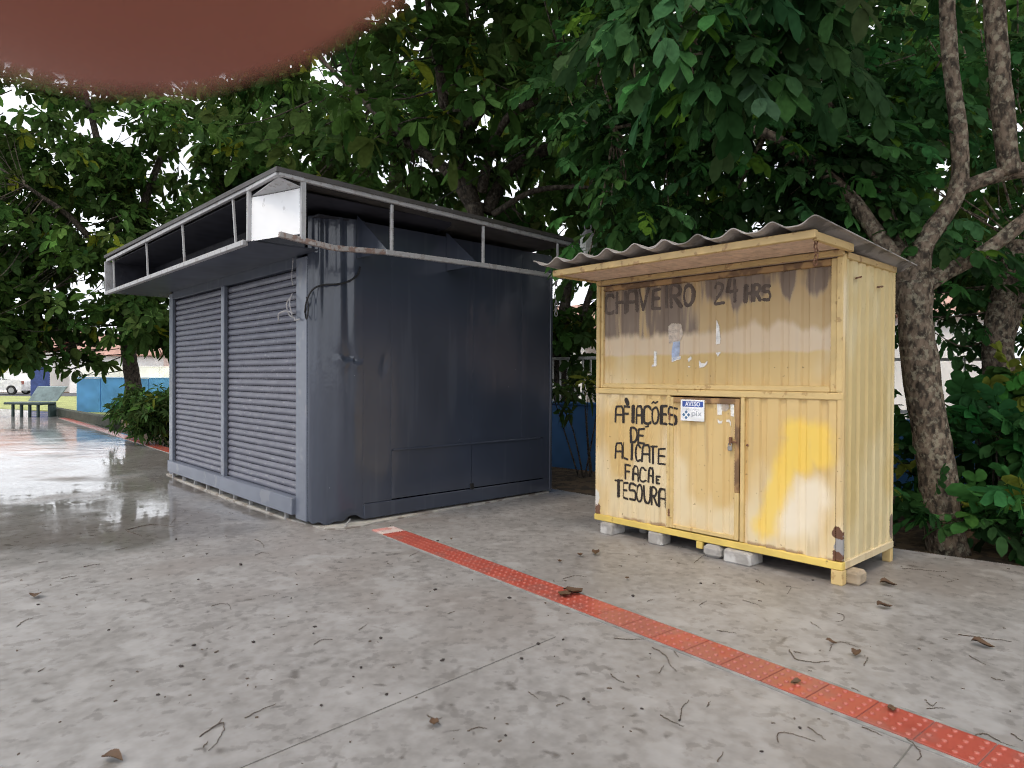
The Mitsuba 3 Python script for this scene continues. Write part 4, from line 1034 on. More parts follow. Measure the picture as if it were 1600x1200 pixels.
def rosettes(centres, axes, n_leaf, size, seed, kind='broad', spread=1.0):
    r = np.random.default_rng(seed); m = len(centres)
    k = n_leaf; N = m * k
    ax = norm(axes)
    ref = norm(np.cross(ax, np.array([.31, .22, .93]) + 0 * ax)); ref2 = np.cross(ax, ref)
    th = (np.arange(k)[None] * 2.399 + r.uniform(0, 6.28, (m, 1)) + r.normal(0, .25, (m, k)))
    out = np.cos(th)[..., None] * ref[:, None] + np.sin(th)[..., None] * ref2[:, None]
    up = r.uniform(.05, .75, (m, k, 1))
    d = norm(out * spread + ax[:, None] * up).reshape(N, 3)
    nrm = norm(ax[:, None] * 1.0 - out * up * .8 + r.normal(0, .35, (m, k, 3))).reshape(N, 3)
    pos = (centres[:, None] + ax[:, None] * r.uniform(-.06, .02, (m, k, 1)) + out * .015).reshape(N, 3)
    L = (size * r.uniform(.42, 1.18, (m, k))).reshape(N)
    V, tf = leaves(pos, d, nrm, L, r.uniform(.72, 1.2, N), r.uniform(-.05, .75, N), kind)
    return V, tf, np.repeat(np.arange(m), k)

def pinnate(bases, dirs, n_pair, size, seed):
    """compound leaves: a drooping rachis with pairs of obovate leaflets; one unit per compound leaf"""
    r = np.random.default_rng(seed); m = len(bases); units = []
    tv, tf = TPL['leaflet']
    d = norm(dirs); side = norm(np.cross(d, np.array([0, 0, 1.0]) + 1e-6)); upn = np.cross(side, d)
    roll = r.normal(0, .5, (m, 1)); side, upn = side * np.cos(roll) + upn * np.sin(roll), upn * np.cos(roll) - side * np.sin(roll)
    RL = size * r.uniform(1.7, 2.6, m); drp = r.uniform(.15, .5, m)
    P, D, Nn, Ls, W = [], [], [], [], []
    for j in range(n_pair):
        t = (j + .8) / n_pair
        c = bases + d * (RL * t)[:, None] - np.array([0, 0, 1.0]) * (drp * RL * t * t)[:, None]
        tang = norm(d - np.array([0, 0, 1.0]) * (2 * drp * t)[:, None])
        for s in (-1, 1):
            P.append(c); D.append(norm(side * s * (1.0 - .5 * t) + tang * (.45 + .6 * t) - np.array([0, 0, .25]) + r.normal(0, .14, (m, 3))))
            Nn.append(norm(upn + side * s * .25 + r.normal(0, .22, (m, 3)))); Ls.append(size * (.55 + .5 * t) * r.uniform(.85, 1.12, m)); W.append(r.uniform(.95, 1.25, m))
    c = bases + d * RL[:, None] - np.array([0, 0, 1.0]) * (drp * RL)[:, None]
    P, D, Nn, Ls, W = (np.stack(x, 1) for x in (P, D, Nn, Ls, W))
    k = 2 * n_pair
    V, _ = leaves(P.reshape(-1, 3), D.reshape(-1, 3), Nn.reshape(-1, 3), Ls.ravel(), W.ravel(), r.uniform(.05, .35, m * k), 'leaflet')
    V = V.reshape(m, k * len(tv), 3)
    F = np.concatenate([tf + i * len(tv) for i in range(k)])
    # rachis: a thin three-sided spine
    t = np.linspace(0, 1, 5)
    sp = bases[:, None] + d[:, None] * (RL[:, None] * t)[..., None] - np.array([0, 0, 1.0]) * (drp[:, None] * RL[:, None] * t ** 2)[..., None]
    w = .0035
    a = sp + upn[:, None] * w; b = sp + side[:, None] * w - upn[:, None] * w * .5; c = sp - side[:, None] * w - upn[:, None] * w * .5
    R = np.stack([a, b, c], 2).reshape(m, 15, 3); fr = []
    for i in range(4):
        for j in range(3): q = [3 * i + j, 3 * i + (j + 1) % 3, 3 * i + 3 + (j + 1) % 3, 3 * i + 3 + j]; fr += [[q[0], q[1], q[2]], [q[0], q[2], q[3]]]
    V2 = np.concatenate([V, R], 1); F2 = np.concatenate([F, np.array(fr) + V.shape[1]])
    return V2, F2, np.arange(m)

def project(P):
    d = P - CAM; z = d @ FWD
    return 800 + 1051.2 * (d @ RGT) / z, 600 - 1051.2 * (d @ UPV) / z, z

def tint(n, base, var, seed, yellow=0.0, ycol=(.17, .20, .035)):
    r = np.random.default_rng(seed); b = np.array(base, float)
    t = r.normal(0, 1, (n, 1)); c = b * np.exp(var * t) * np.exp(r.normal(0, .10, (n, 3)))
    y = (r.random((n, 1)) < yellow); return np.clip(np.where(y, np.array(ycol) * np.exp(r.normal(0, .2, (n, 1))), c), .006, .5)

def foliage(parent, V, F, col, mat, n_part, leafname='leaf', crown='crown', min_px=7.0):
    """the leaves that show largest become parts of their own, the rest one crown"""
    n, k = V.shape[:2]
    c = V.mean(1); px, py, z = project(c)
    e = np.linalg.norm(V[:, :, :].max(1) - V.min(1), axis=1); sz = 1051.2 * e / np.maximum(z, .1)
    ok = (z > .5) & (px > 0) & (px < 1600) & (py > 0) & (py < 1200) & (sz > min_px)
    idx = np.nonzero(ok)[0]; order = idx[np.argsort(z[idx])]
    seen, pick = {}, []
    for i in order:       # nearest leaf per small cell of the view: it can be seen
        cell = (int(px[i] / 14), int(py[i] / 14))
        if cell not in seen: seen[cell] = 1; pick.append(i)
    pick = sorted(pick, key=lambda i: -sz[i])[:n_part]
    mask = np.ones(n, bool); mask[pick] = False
    ck = None
    R = V[mask]; m = len(R)
    Fa = (F[None] + (np.arange(m) * k)[:, None, None]).reshape(-1, 3)
    ck = add(crown, trimesh.Trimesh(R.reshape(-1, 3), Fa, process=False), mat, parent=parent, kind='stuff', smooth=True, uv=pack_tone(np.repeat(col[mask], k, 0)))
    for i in pick:
        add(leafname, trimesh.Trimesh(V[i], F, process=False), mat, parent=ck, smooth=True, uv=pack_tone(np.repeat(col[i:i + 1], k, 0)))
    return ck

def crown_points(blobs, seed, density=1.0, clump=.55):
    """rosette centres and outward axes: clumps scattered through ellipsoids (x,y,z,rx,ry,rz,number of clumps,rosettes per clump)"""
    r = np.random.default_rng(seed); C, A = [], []
    for (x, y, z, rx, ry, rz, nc, nr) in blobs:
        o = np.array([x, y, z]); R = np.array([rx, ry, rz])
        q = norm(r.normal(0, 1, (nc, 3))) * (r.random((nc, 1)) ** .42)
        cc = o + q * R
        for i in range(nc):
            m = max(1, int(nr * density * r.uniform(.6, 1.4)))
            w = r.normal(0, .5, (m, 3)) * clump * np.array([1, 1, .62])
            C.append(cc[i] + w); A.append(norm(q[i] * .6 + w * .8 + np.array([0, 0, .45]) + r.normal(0, .45, (m, 3))))
    return np.vstack(C), np.vstack(A)

def twigs_to(C, limbs, seed, frac, r0=.010):
    """thin twigs from a part of the rosettes in toward the nearest limb point"""
    r = np.random.default_rng(seed); pts = np.vstack([smooth_path(l, 24) for l in limbs]); ms = []
    for i in np.nonzero(r.random(len(C)) < frac)[0]:
        d = np.linalg.norm(pts - C[i], axis=1); j = d.argmin(); p = pts[j]
        L = min(1.0, 1.6 / (d[j] + 1e-6)); q = C[i] + (p - C[i]) * L
        mid = (C[i] + q) / 2 + r.normal(0, .06, 3) - [0, 0, .05]
        ms.append(tube([q, mid, C[i]], [r0 * 1.5, r0, r0 * .5], 4, 6, caps=False))
    return cat_mesh(ms)

def tree(name, label, limbs, C, A, size, col, mat, n_leaf, n_part, seed, bark='m_bark_dark', style='rosette', twig=.15, var=.30, yellow=0.0, ycol=(.17, .20, .035), cat='tree', group=None, clear=None):
    t = thing(name, label, cat, group)
    add('trunk', tube(limbs[0][0], limbs[0][1], 20, 40, .16, seed), bark, parent=t, smooth=True)
    for p, rad in limbs[1:]:
        add('limb', tube(p, rad, 12, 30, .18, seed + 3), bark, parent=t, smooth=True)
    if clear is not None: keep = clear(C); C, A = C[keep], A[keep]
    if twig: add('twigs', twigs_to(C, [l[0] for l in limbs], seed, twig), bark, parent=t, kind='stuff')
    if style == 'rosette': V, F, own = rosettes(C, A, n_leaf, size, seed)
    else: V, F, own = pinnate(C, A, n_leaf, size, seed)
    base = tint(len(C), col, var, seed + 1, yellow, ycol)
    cl = base[own] * np.exp(np.random.default_rng(seed + 2).normal(0, .15, (len(own), 1)))
    foliage(t, V, F, np.clip(cl, .005, .5), mat, n_part)
    return t

def clear_of_kiosk(C):
    """keep leaves out of the kiosk, the booth and the open space in front of them"""
    dk = C - K.o; u, v = dk @ K.u, dk @ K.v
    ink = (u > -1.1) & (u < KD + .75) & (v > -1.0) & (v < VL2 + .35) & (C[:, 2] < 3.42)
    db = C - B.o; u, v = db @ B.u, db @ B.v
    inb = (u > -1.0) & (u < 1.35) & (v > -.35) & (v < 2.7) & (C[:, 2] < 2.72)
    px, py, z = project(C)
    return ~(ink | inb) & ((z > 2.6) | (np.linalg.norm(C - CAM, axis=1) > 5))

# ---- the big almond tree behind the kiosk
lim_a = [
    ([(-.65, 10.6, -.2), (-.60, 10.6, 1.5), (-.55, 10.55, 3.3), (-0.5932, 10.5, 4.148)], [.30, .21, .15, .125]),
    ([(-0.5625, 10.5, 3.979), (-1.024, 10.6, 4.672), (-1.674, 10.9, 5.234), (-2.618, 11.4, 6.177), (-3.781, 12, 7.438)], [.10, .09, .07, .05, .03]),
    ([(-0.5932, 10.5, 4.148), (-0.7881, 10.4, 4.789), (-0.835, 10.2, 5.592), (-0.7474, 10, 6.453), (-0.645, 9.9, 8.078)], [.105, .095, .085, .075, .04]),
    ([(-0.6643, 10.5, 4.425), (-0.9679, 10, 4.99), (-1.024, 9.6, 5.618), (-1.141, 9.2, 6.31), (-1.223, 9, 7.134)], [.07, .075, .07, .05, .03]),
    ([(-0.4945, 10.5, 4.327), (-0.31, 10.2, 4.969), (-0.0216, 9.8, 5.267), (0.4233, 9.4, 5.318), (0.8739, 9, 5.198), (1.447, 8.6, 4.913)], [.09, .07, .06, .05, .04, .02]),
    ([(-0.7243, 10.3, 5.244), (-0.1209, 10.1, 5.936), (0.723, 9.9, 6.178), (1.606, 9.6, 6.492), (2.231, 9.2, 6.934)], [.10, .13, .12, .09, .05]),
    ([(-0.4173, 10.6, 4.054), (-0.01909, 10.8, 4.8), (0.8125, 11, 5.251), (1.675, 11.2, 5.483), (2.697, 11.5, 6.139)], [.11, .09, .10, .07, .03]),
    ([(-0.3105, 10.4, 3.956), (0.2742, 10.2, 4.249), (0.923, 9.9, 4.245), (1.457, 9.7, 4.118)], [.05, .045, .03, .015])]
blob_a = [(-1.6, 11.2, 5.2, 2.6, 2.2, 1.7, 26, 10), (0.6, 10.6, 5.6, 2.4, 2.0, 1.9, 24, 10), (-.6, 11.0, 7.6, 3.6, 3.0, 1.8, 40, 10), (-3.2, 11.6, 5.4, 1.8, 2.0, 1.6, 18, 10),
          (2.2, 10.4, 6.8, 2.4, 2.2, 1.8, 26, 10), (-1.2, 9.0, 5.6, 2.0, 1.2, 1.0, 11, 9), (.4, 8.6, 6.3, 2.4, 1.6, 1.0, 16, 9),
          (-4.4, 13.0, 7.2, 1.5, 1.3, .9, 18, 10), (-1.2, 8.0, 8.6, 3.4, 2.6, 1.1, 46, 11), (1.5, 7.2, 8.2, 3.0, 2.2, 1.0, 40, 11)]
C, A = crown_points(blob_a, 11)
tree('almond_tree', 'large dark broad-leaved tree behind the navy kiosk, its limbs forking above the roof', lim_a, C, A, .27, (.060, .115, .030), 'm_leaf', 7, 300, 21, clear=clear_of_kiosk, twig=.18, yellow=.02, ycol=(.22, .26, .03))

# ---- the almond tree at the left, its boughs drooping over the pavement
lim_b = [
    ([(-9.622, 17.2, 0.2368), (-9.687, 17.2, 1.219), (-9.76, 17.1, 2.195), (-9.864, 17, 3.804)], [.23, .19, .17, .15]),
    ([(-9.841, 17.1, 3.331), (-10.105, 16.6, 4.375), (-10.498, 16, 5.175), (-11.126, 15.4, 5.758)], [.11, .09, .07, .04]),
    ([(-9.832, 17, 3.643), (-9.571, 17.2, 5.301), (-9.105, 17.4, 6.994), (-8.543, 17.6, 8.723)], [.12, .10, .08, .04]),
    ([(-9.825, 17.1, 3.169), (-9.052, 17.3, 4.015), (-8.207, 17.6, 4.899), (-7.159, 17.9, 5.981)], [.08, .07, .05, .03]),
    ([(-9.864, 17, 3.804), (-9.907, 16.8, 5.526), (-10.198, 16.5, 7.322), (-10.536, 16.3, 9.093)], [.12, .10, .08, .04])]
blob_b = [(-9.6, 16.6, 4.6, 2.6, 2.0, 1.6, 46, 12), (-12.3, 15.8, 4.0, 2.2, 2.0, 1.6, 40, 12), (-9.0, 17.0, 7.0, 3.4, 2.4, 1.9, 54, 12), (-12.2, 16.4, 7.0, 3.0, 2.4, 2.2, 48, 12),
          (-6.2, 17.6, 5.8, 2.2, 2.0, 2.0, 34, 12), (-9.0, 16.0, 2.75, 1.7, 1.2, .75, 20, 11), (-12.0, 14.9, 2.80, 1.5, 1.2, .85, 20, 12), (-10.5, 17.0, 9.4, 5.0, 2.6, 1.2, 30, 10), (-11.9, 15.0, 2.15, 1.3, .6, .35, 8, 8), (-11.5, 15.3, 1.95, 1.1, .5, .28, 12, 8), (-10.0, 15.9, 1.72, .5, .4, .22, 4, 6), (-12.9, 15.2, 1.75, .6, .5, .35, 6, 8)]
C, A = crown_points(blob_b, 12)
tree('almond_tree', 'bright green broad-leaved tree at the far left, drooping over the bench', lim_b, C, A, .27, (.062, .118, .030), 'm_leaf', 8, 300, 22, clear=clear_of_kiosk, twig=.12, yellow=.025, ycol=(.22, .26, .03))

# ---- the rough-barked tree at the right with compound leaves hanging over the booth
lim_c = [
    ([(3.938, 6.05, -0.1374), (3.894, 6.05, 0.14), (3.794, 6.05, 0.8323), (3.683, 6.05, 1.465), (3.619, 6.05, 1.982), (3.586, 6.05, 2.327)], [.185, .155, .155, .148, .142, .16]),
    ([(3.587, 6.05, 2.241), (3.667, 6, 2.661), (3.913, 5.95, 3.103), (3.891, 5.9, 3.591), (3.772, 5.85, 4.235), (3.697, 5.8, 5.029)], [.13, .090, .072, .068, .066, .06]),
    ([(3.627, 6.05, 2.27), (3.858, 6, 2.407), (4.138, 5.9, 2.577), (4.395, 5.8, 2.818), (4.8, 5.7, 3.201)], [.10, .072, .064, .06, .045]),
    ([(3.941, 5.95, 3.132), (4.13, 5.9, 3.202), (4.316, 5.85, 3.255), (4.609, 5.8, 3.274)], [.065, .06, .07, .07]),
    ([(4.306, 5.85, 3.233), (4.226, 5.8, 3.53), (4.133, 5.75, 4.081), (4.036, 5.7, 4.648), (3.957, 5.65, 5.097)], [.092, .084, .082, .08, .07]),
    ([(3.587, 6.05, 2.269), (3.351, 6.1, 2.679), (3.037, 6.3, 3.254), (2.451, 6.5, 3.799), (1.763, 6.7, 4.057), (1.032, 6.9, 4)], [.10, .075, .06, .045, .03, .015]),
    ([(3.586, 6.1, 2.392), (3.45, 6.4, 3.224), (3.14, 6.8, 4.231), (2.567, 7.2, 5.205)], [.08, .06, .045, .02])]
blob_c = [(2.4, 6.9, 3.55, 1.2, .7, .55, 30, 8), (1.35, 7.0, 3.75, .8, .7, .7, 20, 8), (3.0, 6.7, 3.3, .7, .6, .65, 22, 8), (2.2, 7.2, 4.7, 1.9, .8, .9, 44, 8), (3.4, 6.9, 4.2, .7, .7, .9, 20, 8),
          (1.0, 7.3, 3.0, .45, .5, .45, 8, 8), (2.7, 6.9, 5.8, 2.2, 1.2, .8, 40, 8), (2.0, 7.6, 3.0, .9, .5, .4, 10, 7), (4.3, 7.5, 4.6, 1.0, 1.0, 1.0, 16, 7), (3.9, 6.4, 2.75, .45, .35, .30, 8, 6), (3.2, 5.6, 6.4, 2.4, 1.6, .7, 60, 8), (1.8, 4.6, 6.3, 1.6, 1.2, .6, 34, 8)]
C, A = crown_points(blob_c, 13, clump=.40)
A = norm(A * [1, 1, .4] + np.array([-.15, -.55, -.25]))
tree('rough_barked_tree', 'rough-barked tree at the right edge whose green compound leaves hang above the booth roof', lim_c, C, A, .150, (.046, .115, .036), 'm_leaf_matt', 4, 300, 23, bark='m_bark', style='pinnate', twig=.07, clear=clear_of_kiosk, yellow=.07, ycol=(.11, .22, .03))
C, A = crown_points([(1.55, 4.9, 3.95, .50, .35, .55, 14, 5), (1.1, 5.2, 4.35, .35, .3, .25, 5, 4), (2.0, 5.0, 4.0, .3, .3, .5, 6, 4)], 14, clump=.26)
A = norm(A * [1, 1, .3] + np.array([-.1, -.5, -.6]))
lim_n = [([(2.783, 5.6, 5.216), (2.382, 5.4, 4.624), (1.867, 5.1, 4.11), (1.518, 4.9, 3.681)], [.04, .03, .02, .008])]
tree('hanging_bough', 'near bough of larger leaves hanging into the top of the view above the booth', lim_n, C, A, .195, (.045, .110, .038), 'm_leaf_matt', 4, 120, 24, bark='m_bark', style='pinnate', twig=.2, yellow=.08, ycol=(.11, .24, .035), cat='bough')

# ---- second trunk at the right and the dense trees farther back
lim_d = [([(5.726, 8, -0.04982), (5.756, 8, 0.6373), (5.784, 8, 1.399), (5.789, 8, 2.16), (6.065, 8.1, 3.091)], [.22, .20, .165, .15, .12]),
         ([(5.795, 8, 1.704), (6.022, 8.05, 2.318), (6.219, 8.1, 3.092)], [.09, .085, .06])]
C, A = crown_points([(6.0, 8.6, 3.6, 1.3, 1.2, 1.2, 30, 8), (5.4, 8.4, 2.35, .9, .8, .45, 12, 8), (6.4, 8.4, 2.4, .8, .8, .5, 10, 8), (6.2, 8.6, 5.6, 1.8, 1.6, 1.4, 34, 8)], 15, clump=.45)
A = norm(A * [1, 1, .5] + np.array([-.1, -.4, -.2]))
tree('leaning_tree', 'second trunk at the right, half hidden by large green leaves', lim_d, C, A, .15, (.046, .115, .036), 'm_leaf_matt', 4, 200, 25, bark='m_bark', style='pinnate', twig=.1)
def back_tree(x, y, h, r, seed, col, label, low=2.6, n=70, size=.34, part=120, yellow=.04):
    z = low + (h - low) / 2
    limbs = [([(x, y, -.2), (x + .1, y, 1.5), (x - .05, y + .1, low), (x + .1, y, z + .8)], [.26, .20, .16, .08]),
             ([(x, y, low), (x - r * .4, y, low + 1.0), (x - r * .7, y + .2, low + 1.9)], [.10, .07, .03]), ([(x, y, low + .2), (x + r * .4, y, low + 1.1), (x + r * .7, y + .2, low + 2.0)], [.10, .07, .03])]
    C, A = crown_points([(x, y, z, r, r * .8, (h - low) / 2, n, 10), (x, y - r * .2, low + .8, r * .9, r * .7, .9, n // 4, 10)], seed, clump=.7)
    tree('background_tree', label, limbs, C, A, size, col, 'm_leaf', 7, part, seed, clear=clear_of_kiosk, twig=.05, yellow=yellow, group=None)
back_tree(2.6, 14.2, 9.5, 3.2, 31, (.060, .112, .030), 'dense dark tree behind the middle of the yellow booth', low=3.0, n=64)
back_tree(7.6, 12.5, 9.5, 3.2, 32, (.060, .112, .030), 'dense dark tree behind the trunks at the right', low=2.9, n=70)
back_tree(-3.2, 17.5, 9.5, 3.0, 33, (.060, .112, .030), 'tree standing farther back behind the kiosk roof, its leaves lighter green', low=3.6, n=26, yellow=.05)
back_tree(-19.5, 21.0, 10.0, 3.6, 34, (.060, .112, .030), 'dark tree at the left edge behind the drooping boughs', low=3.2, n=80)
back_tree(-7.0, 24.0, 9.0, 3.2, 35, (.060, .112, .030), 'tree in open light far behind the left shutter side of the kiosk', low=4.6, n=60, yellow=.05, size=.36, part=60)
back_tree(0.9, 12.2, 3.4, .95, 36, (.060, .112, .030), 'small leafy tree in the gap between kiosk and booth', low=1.5, n=16, size=.22, part=60, yellow=.1)

# the row of trees goes on along the pavement edge to the right of the picture: they darken the glossy kiosk wall that mirrors them
for i, (x, y, h, r_) in enumerate(((9.2, 5.6, 8.5, 2.6), (11.5, 1.2, 9.0, 2.8), (14.5, -3.5, 9.0, 3.0))):
    back_tree(x, y, h, r_, 51 + i, (.060, .112, .030), ('broad tree standing just beyond the right edge of the picture', 'broad tree second beyond the right edge, beside the pavement', 'broad tree third beyond the right edge, farthest to the right')[i], low=2.3, n=46, size=.40, part=0)
# ---- bush beside the kiosk, plants along the pavement edge at the right
def shrub(name, label, blobs, size, col, seed, style='rosette', n_leaf=7, part=80, stems=8, clump=.22, mat='m_leaf', yellow=.03, base=None, cat='bush', var=.3):
    t = thing(name, label, cat)
    C, A = crown_points(blobs, seed, clump=clump)
    C, A = C[C[:, 2] > .06], A[C[:, 2] > .06]
    r = np.random.default_rng(seed); o = np.array(base if base is not None else blobs[0][:2]); ms = []
    for i in r.choice(len(C), stems):
        p = C[i]; q = np.array([*(o + r.normal(0, .10, 2)), -.08]); ms.append(tube([q, (p + q) / 2 + [0, 0, .15] + r.normal(0, .05, 3), p], [.014, .010, .004], 5, 8))
    for m in ms: add('stem', m, 'm_bark_dark', parent=t)
    V, F, own = rosettes(C, A, n_leaf, size, seed, 'narrow') if style == 'rosette' else pinnate(C, A, n_leaf, size, seed)
    c = tint(len(C), col, var, seed + 1, yellow)[own]; foliage(t, V, F, c, mat, part, crown='foliage', min_px=6)
shrub('bush', 'dark green bush at the left side of the navy kiosk', [(-7.35, 14.1, .75, .85, .7, .55, 40, 9), (-8.2, 14.9, .6, .6, .5, .45, 20, 9), (-6.6, 13.9, .9, .5, .5, .7, 22, 9)], .20, (.055, .100, .030), 41, part=160, yellow=.04)
shrub('sapling', 'leafy sapling with long compound leaves in front of the second trunk', [(4.75, 6.55, .85, .40, .30, .35, 16, 4), (5.2, 6.3, .6, .35, .25, .3, 8, 4)], .21, (.050, .150, .045), 42, 'pinnate', 5, 40, 5, .2, 'm_leaf_matt', cat='plant', base=(4.7, 6.6))
shrub('sapling', 'bright green seedling low at the right edge of the pavement', [(4.45, 5.62, .28, .50, .22, .22, 15, 4)], .20, (.050, .150, .045), 43, 'pinnate', 4, 40, 5, .2, 'm_leaf_matt', cat='plant', base=(4.5, 5.8))
shrub('sapling', 'light green plant at the right edge beneath the railing', [(5.25, 6.5, 1.15, .4, .3, .35, 14, 4)], .17, (.060, .170, .040), 44, 'pinnate', 5, 40, 5, .2, 'm_leaf_matt', yellow=.25, cat='plant', base=(5.3, 6.6))
shrub('sapling', 'small plant whose leaves hang between the booth corner and the rough trunk', [(3.32, 6.25, .70, .18, .15, .35, 7, 3), (3.35, 6.2, 1.05, .12, .1, .15, 3, 3)], .11, (.045, .120, .035), 45, 'pinnate', 3, 30, 4, .14, 'm_leaf_matt', yellow=.2, cat='plant', base=(3.45, 6.25))
shrub('sapling', 'dark leafy plant at the foot of the rough trunk', [(4.05, 5.95, .28, .40, .2, .22, 13, 4)], .15, (.046, .115, .036), 46, 'pinnate', 4, 40, 4, .18, 'm_leaf_matt', cat='plant', base=(4.0, 6.05))
shrub('undergrowth', 'dark mass of undergrowth along the blue wall at the right', [(5.6, 7.4, .55, 1.5, .6, .5, 40, 6), (3.9, 7.5, .5, .7, .5, .5, 16, 6), (6.2, 6.2, .5, .8, .5, .45, 16, 6)], .14, (.046, .115, .036), 47, 'pinnate', 4, 120, 8, .3, 'm_leaf_matt', cat='undergrowth', base=(5.4, 7.3))
shrub('wall_shrub', 'few dark leaves hanging over the blue wall between kiosk and booth', [(1.05, 9.9, 1.35, .35, .25, .35, 6, 5), (.75, 9.8, 1.15, .15, .15, .25, 3, 4)], .22, (.055, .095, .028), 48, part=60, stems=5, yellow=.15, cat='shrub', base=(1.1, 10.3))

# ================================================================ LITTER ON THE SLAB
def on_ground(pts, r, z=.004):
    P = np.array([[x, y, z] for x, y in pts]); P[:, 2] += r * .8; return P
twig_px = [([(-3.585, 6.280), (-3.525, 6.444), (-3.433, 6.502), (-3.213, 6.396)], 0.0034),
    ([(-3.568, 6.228), (-3.384, 6.081), (-3.318, 6.033)], 0.0026),
    ([(-3.395, 6.798), (-3.304, 6.505)], 0.0018),
    ([(-2.269, 5.938), (-2.170, 5.825), (-2.073, 5.652)], 0.0022),
    ([(-2.066, 5.409), (-2.034, 5.488), (-1.963, 5.450)], 0.0018),
    ([(-1.878, 4.203), (-1.839, 4.251), (-1.776, 4.228), (-1.734, 4.147)], 0.0018),
    ([(-1.243, 2.681), (-1.210, 2.785), (-1.180, 2.760), (-1.158, 2.667), (-1.160, 2.580)], 0.0022),
    ([(-1.210, 2.785), (-1.217, 2.822)], 0.0018),
    ([(-1.122, 2.834), (-1.033, 2.957)], 0.0020),
    ([(-1.194, 2.607), (-1.191, 2.643)], 0.0022),
    ([(-0.175, 2.736), (-0.137, 2.761), (-0.095, 2.751)], 0.0022),
    ([(-0.354, 2.864), (-0.291, 2.790)], 0.0022),
    ([(-0.324, 2.800), (-0.291, 2.843)], 0.0018),
    ([(-1.061, 3.610), (-1.029, 3.681), (-0.977, 3.682)], 0.0018),
    ([(0.376, 4.818), (0.475, 4.898), (0.551, 4.868)], 0.0018),
    ([(0.764, 3.601), (0.809, 3.493), (0.805, 3.392), (0.822, 3.303)], 0.0022),
    ([(0.730, 3.288), (0.776, 3.376)], 0.0018),
    ([(0.869, 3.551), (0.870, 3.470)], 0.0018),
    ([(1.487, 3.576), (1.473, 3.462), (1.542, 3.416), (1.635, 3.433)], 0.0026),
    ([(1.501, 3.552), (1.538, 3.536)], 0.0026),
    ([(1.785, 3.994), (1.794, 3.872)], 0.0018),
    ([(2.012, 4.149), (2.038, 4.105), (1.995, 4.018), (1.938, 3.996)], 0.0018),
    ([(1.699, 3.563), (1.750, 3.649), (1.820, 3.685), (1.880, 3.616)], 0.0018),
    ([(1.786, 3.389), (1.861, 3.483)], 0.0022),
    ([(2.537, 3.806), (2.659, 3.751), (2.770, 3.707)], 0.0026),
    ([(2.408, 3.515), (2.410, 3.397)], 0.0018),
    ([(1.513, 4.380), (1.586, 4.283)], 0.0018),
    ([(1.204, 4.276), (1.270, 4.351)], 0.0018),
    ([(1.768, 4.828), (1.777, 4.695)], 0.0018),
    ([(1.920, 4.683), (1.944, 4.655), (1.861, 4.516)], 0.0018),
    ([(1.069, 2.666), (1.092, 2.724), (1.138, 2.734), (1.220, 2.668)], 0.0022),
    ([(1.239, 2.786), (1.263, 2.678)], 0.0020),
    ([(1.464, 2.788), (1.506, 2.719)], 0.0022),
    ([(1.582, 2.744), (1.600, 2.662), (1.588, 2.589), (1.549, 2.541)], 0.0026),
    ([(1.876, 2.713), (1.942, 2.733), (1.959, 2.666), (1.989, 2.638)], 0.0026),
    ([(2.051, 2.739), (2.050, 2.686)], 0.0026),
    ([(1.868, 3.002), (1.869, 2.967), (1.917, 3.003)], 0.0018),
    ([(1.831, 2.943), (1.915, 2.950)], 0.0018),
    ([(0.640, 2.874), (0.682, 2.821), (0.726, 2.780)], 0.0022),
    ([(0.726, 2.843), (0.753, 2.931), (0.809, 3.014)], 0.0022),
    ([(0.780, 2.521), (0.831, 2.591)], 0.0022),
    ([(0.868, 2.950), (0.896, 2.997)], 0.0018),
    ([(0.576, 3.722), (0.662, 3.705), (0.771, 3.715)], 0.0022),
    ([(0.492, 3.270), (0.506, 3.215), (0.532, 3.188)], 0.0022),
    ([(0.205, 2.948), (0.235, 2.972)], 0.0022),
    ([(0.084, 3.079), (0.123, 3.018)], 0.0018),
    ([(1.436, 5.255), (1.577, 5.484), (1.596, 5.407)], 0.0018),
    ([(3.001, 5.144), (3.157, 5.079), (3.283, 5.048)], 0.0018),
    ([(3.117, 4.792), (3.261, 4.871)], 0.0013),
    ([(-2.300, 3.264), (-2.293, 3.307)], 0.0022),
    ([(-2.836, 3.843), (-2.854, 3.944), (-2.839, 3.986)], 0.0022),
    ([(-3.270, 5.543), (-3.213, 5.628)], 0.0022),
    ([(-3.225, 5.057), (-3.143, 5.128)], 0.0026),
    ([(-3.190, 4.753), (-3.127, 4.831)], 0.0022),
    ([(-3.631, 5.154), (-3.582, 5.190)], 0.0022),
    ([(-0.868, 3.823), (-0.835, 3.923)], 0.0018),
    ([(-0.816, 5.396), (-0.761, 5.556)], 0.0018),
    ([(-0.383, 4.090), (-0.341, 4.146)], 0.0018),
    ([(-0.391, 5.218), (-0.318, 5.256), (-0.272, 5.331)], 0.0018),
    ([(2.499, 4.500), (2.549, 4.474)], 0.0018),
    ([(0.879, 4.344), (0.936, 4.383)], 0.0016),
    ([(1.185, 3.853), (1.280, 3.806)], 0.0016),
    ([(1.599, 3.142), (1.621, 3.097)], 0.0018),
    ([(2.338, 3.251), (2.375, 3.217)], 0.0018)]
TWIG_LABEL = ['thin dark fallen twig on the grey concrete']
def where(x, y):
    side = (np.array([x, y]) - s0) @ sn
    if side > 0: return 'between the red strip and the booth'
    d = np.array([x, y, 0]) - K.o
    return 'on the concrete in front of the kiosk shutters' if y > 3.6 else 'on the near concrete in front of the red strip'
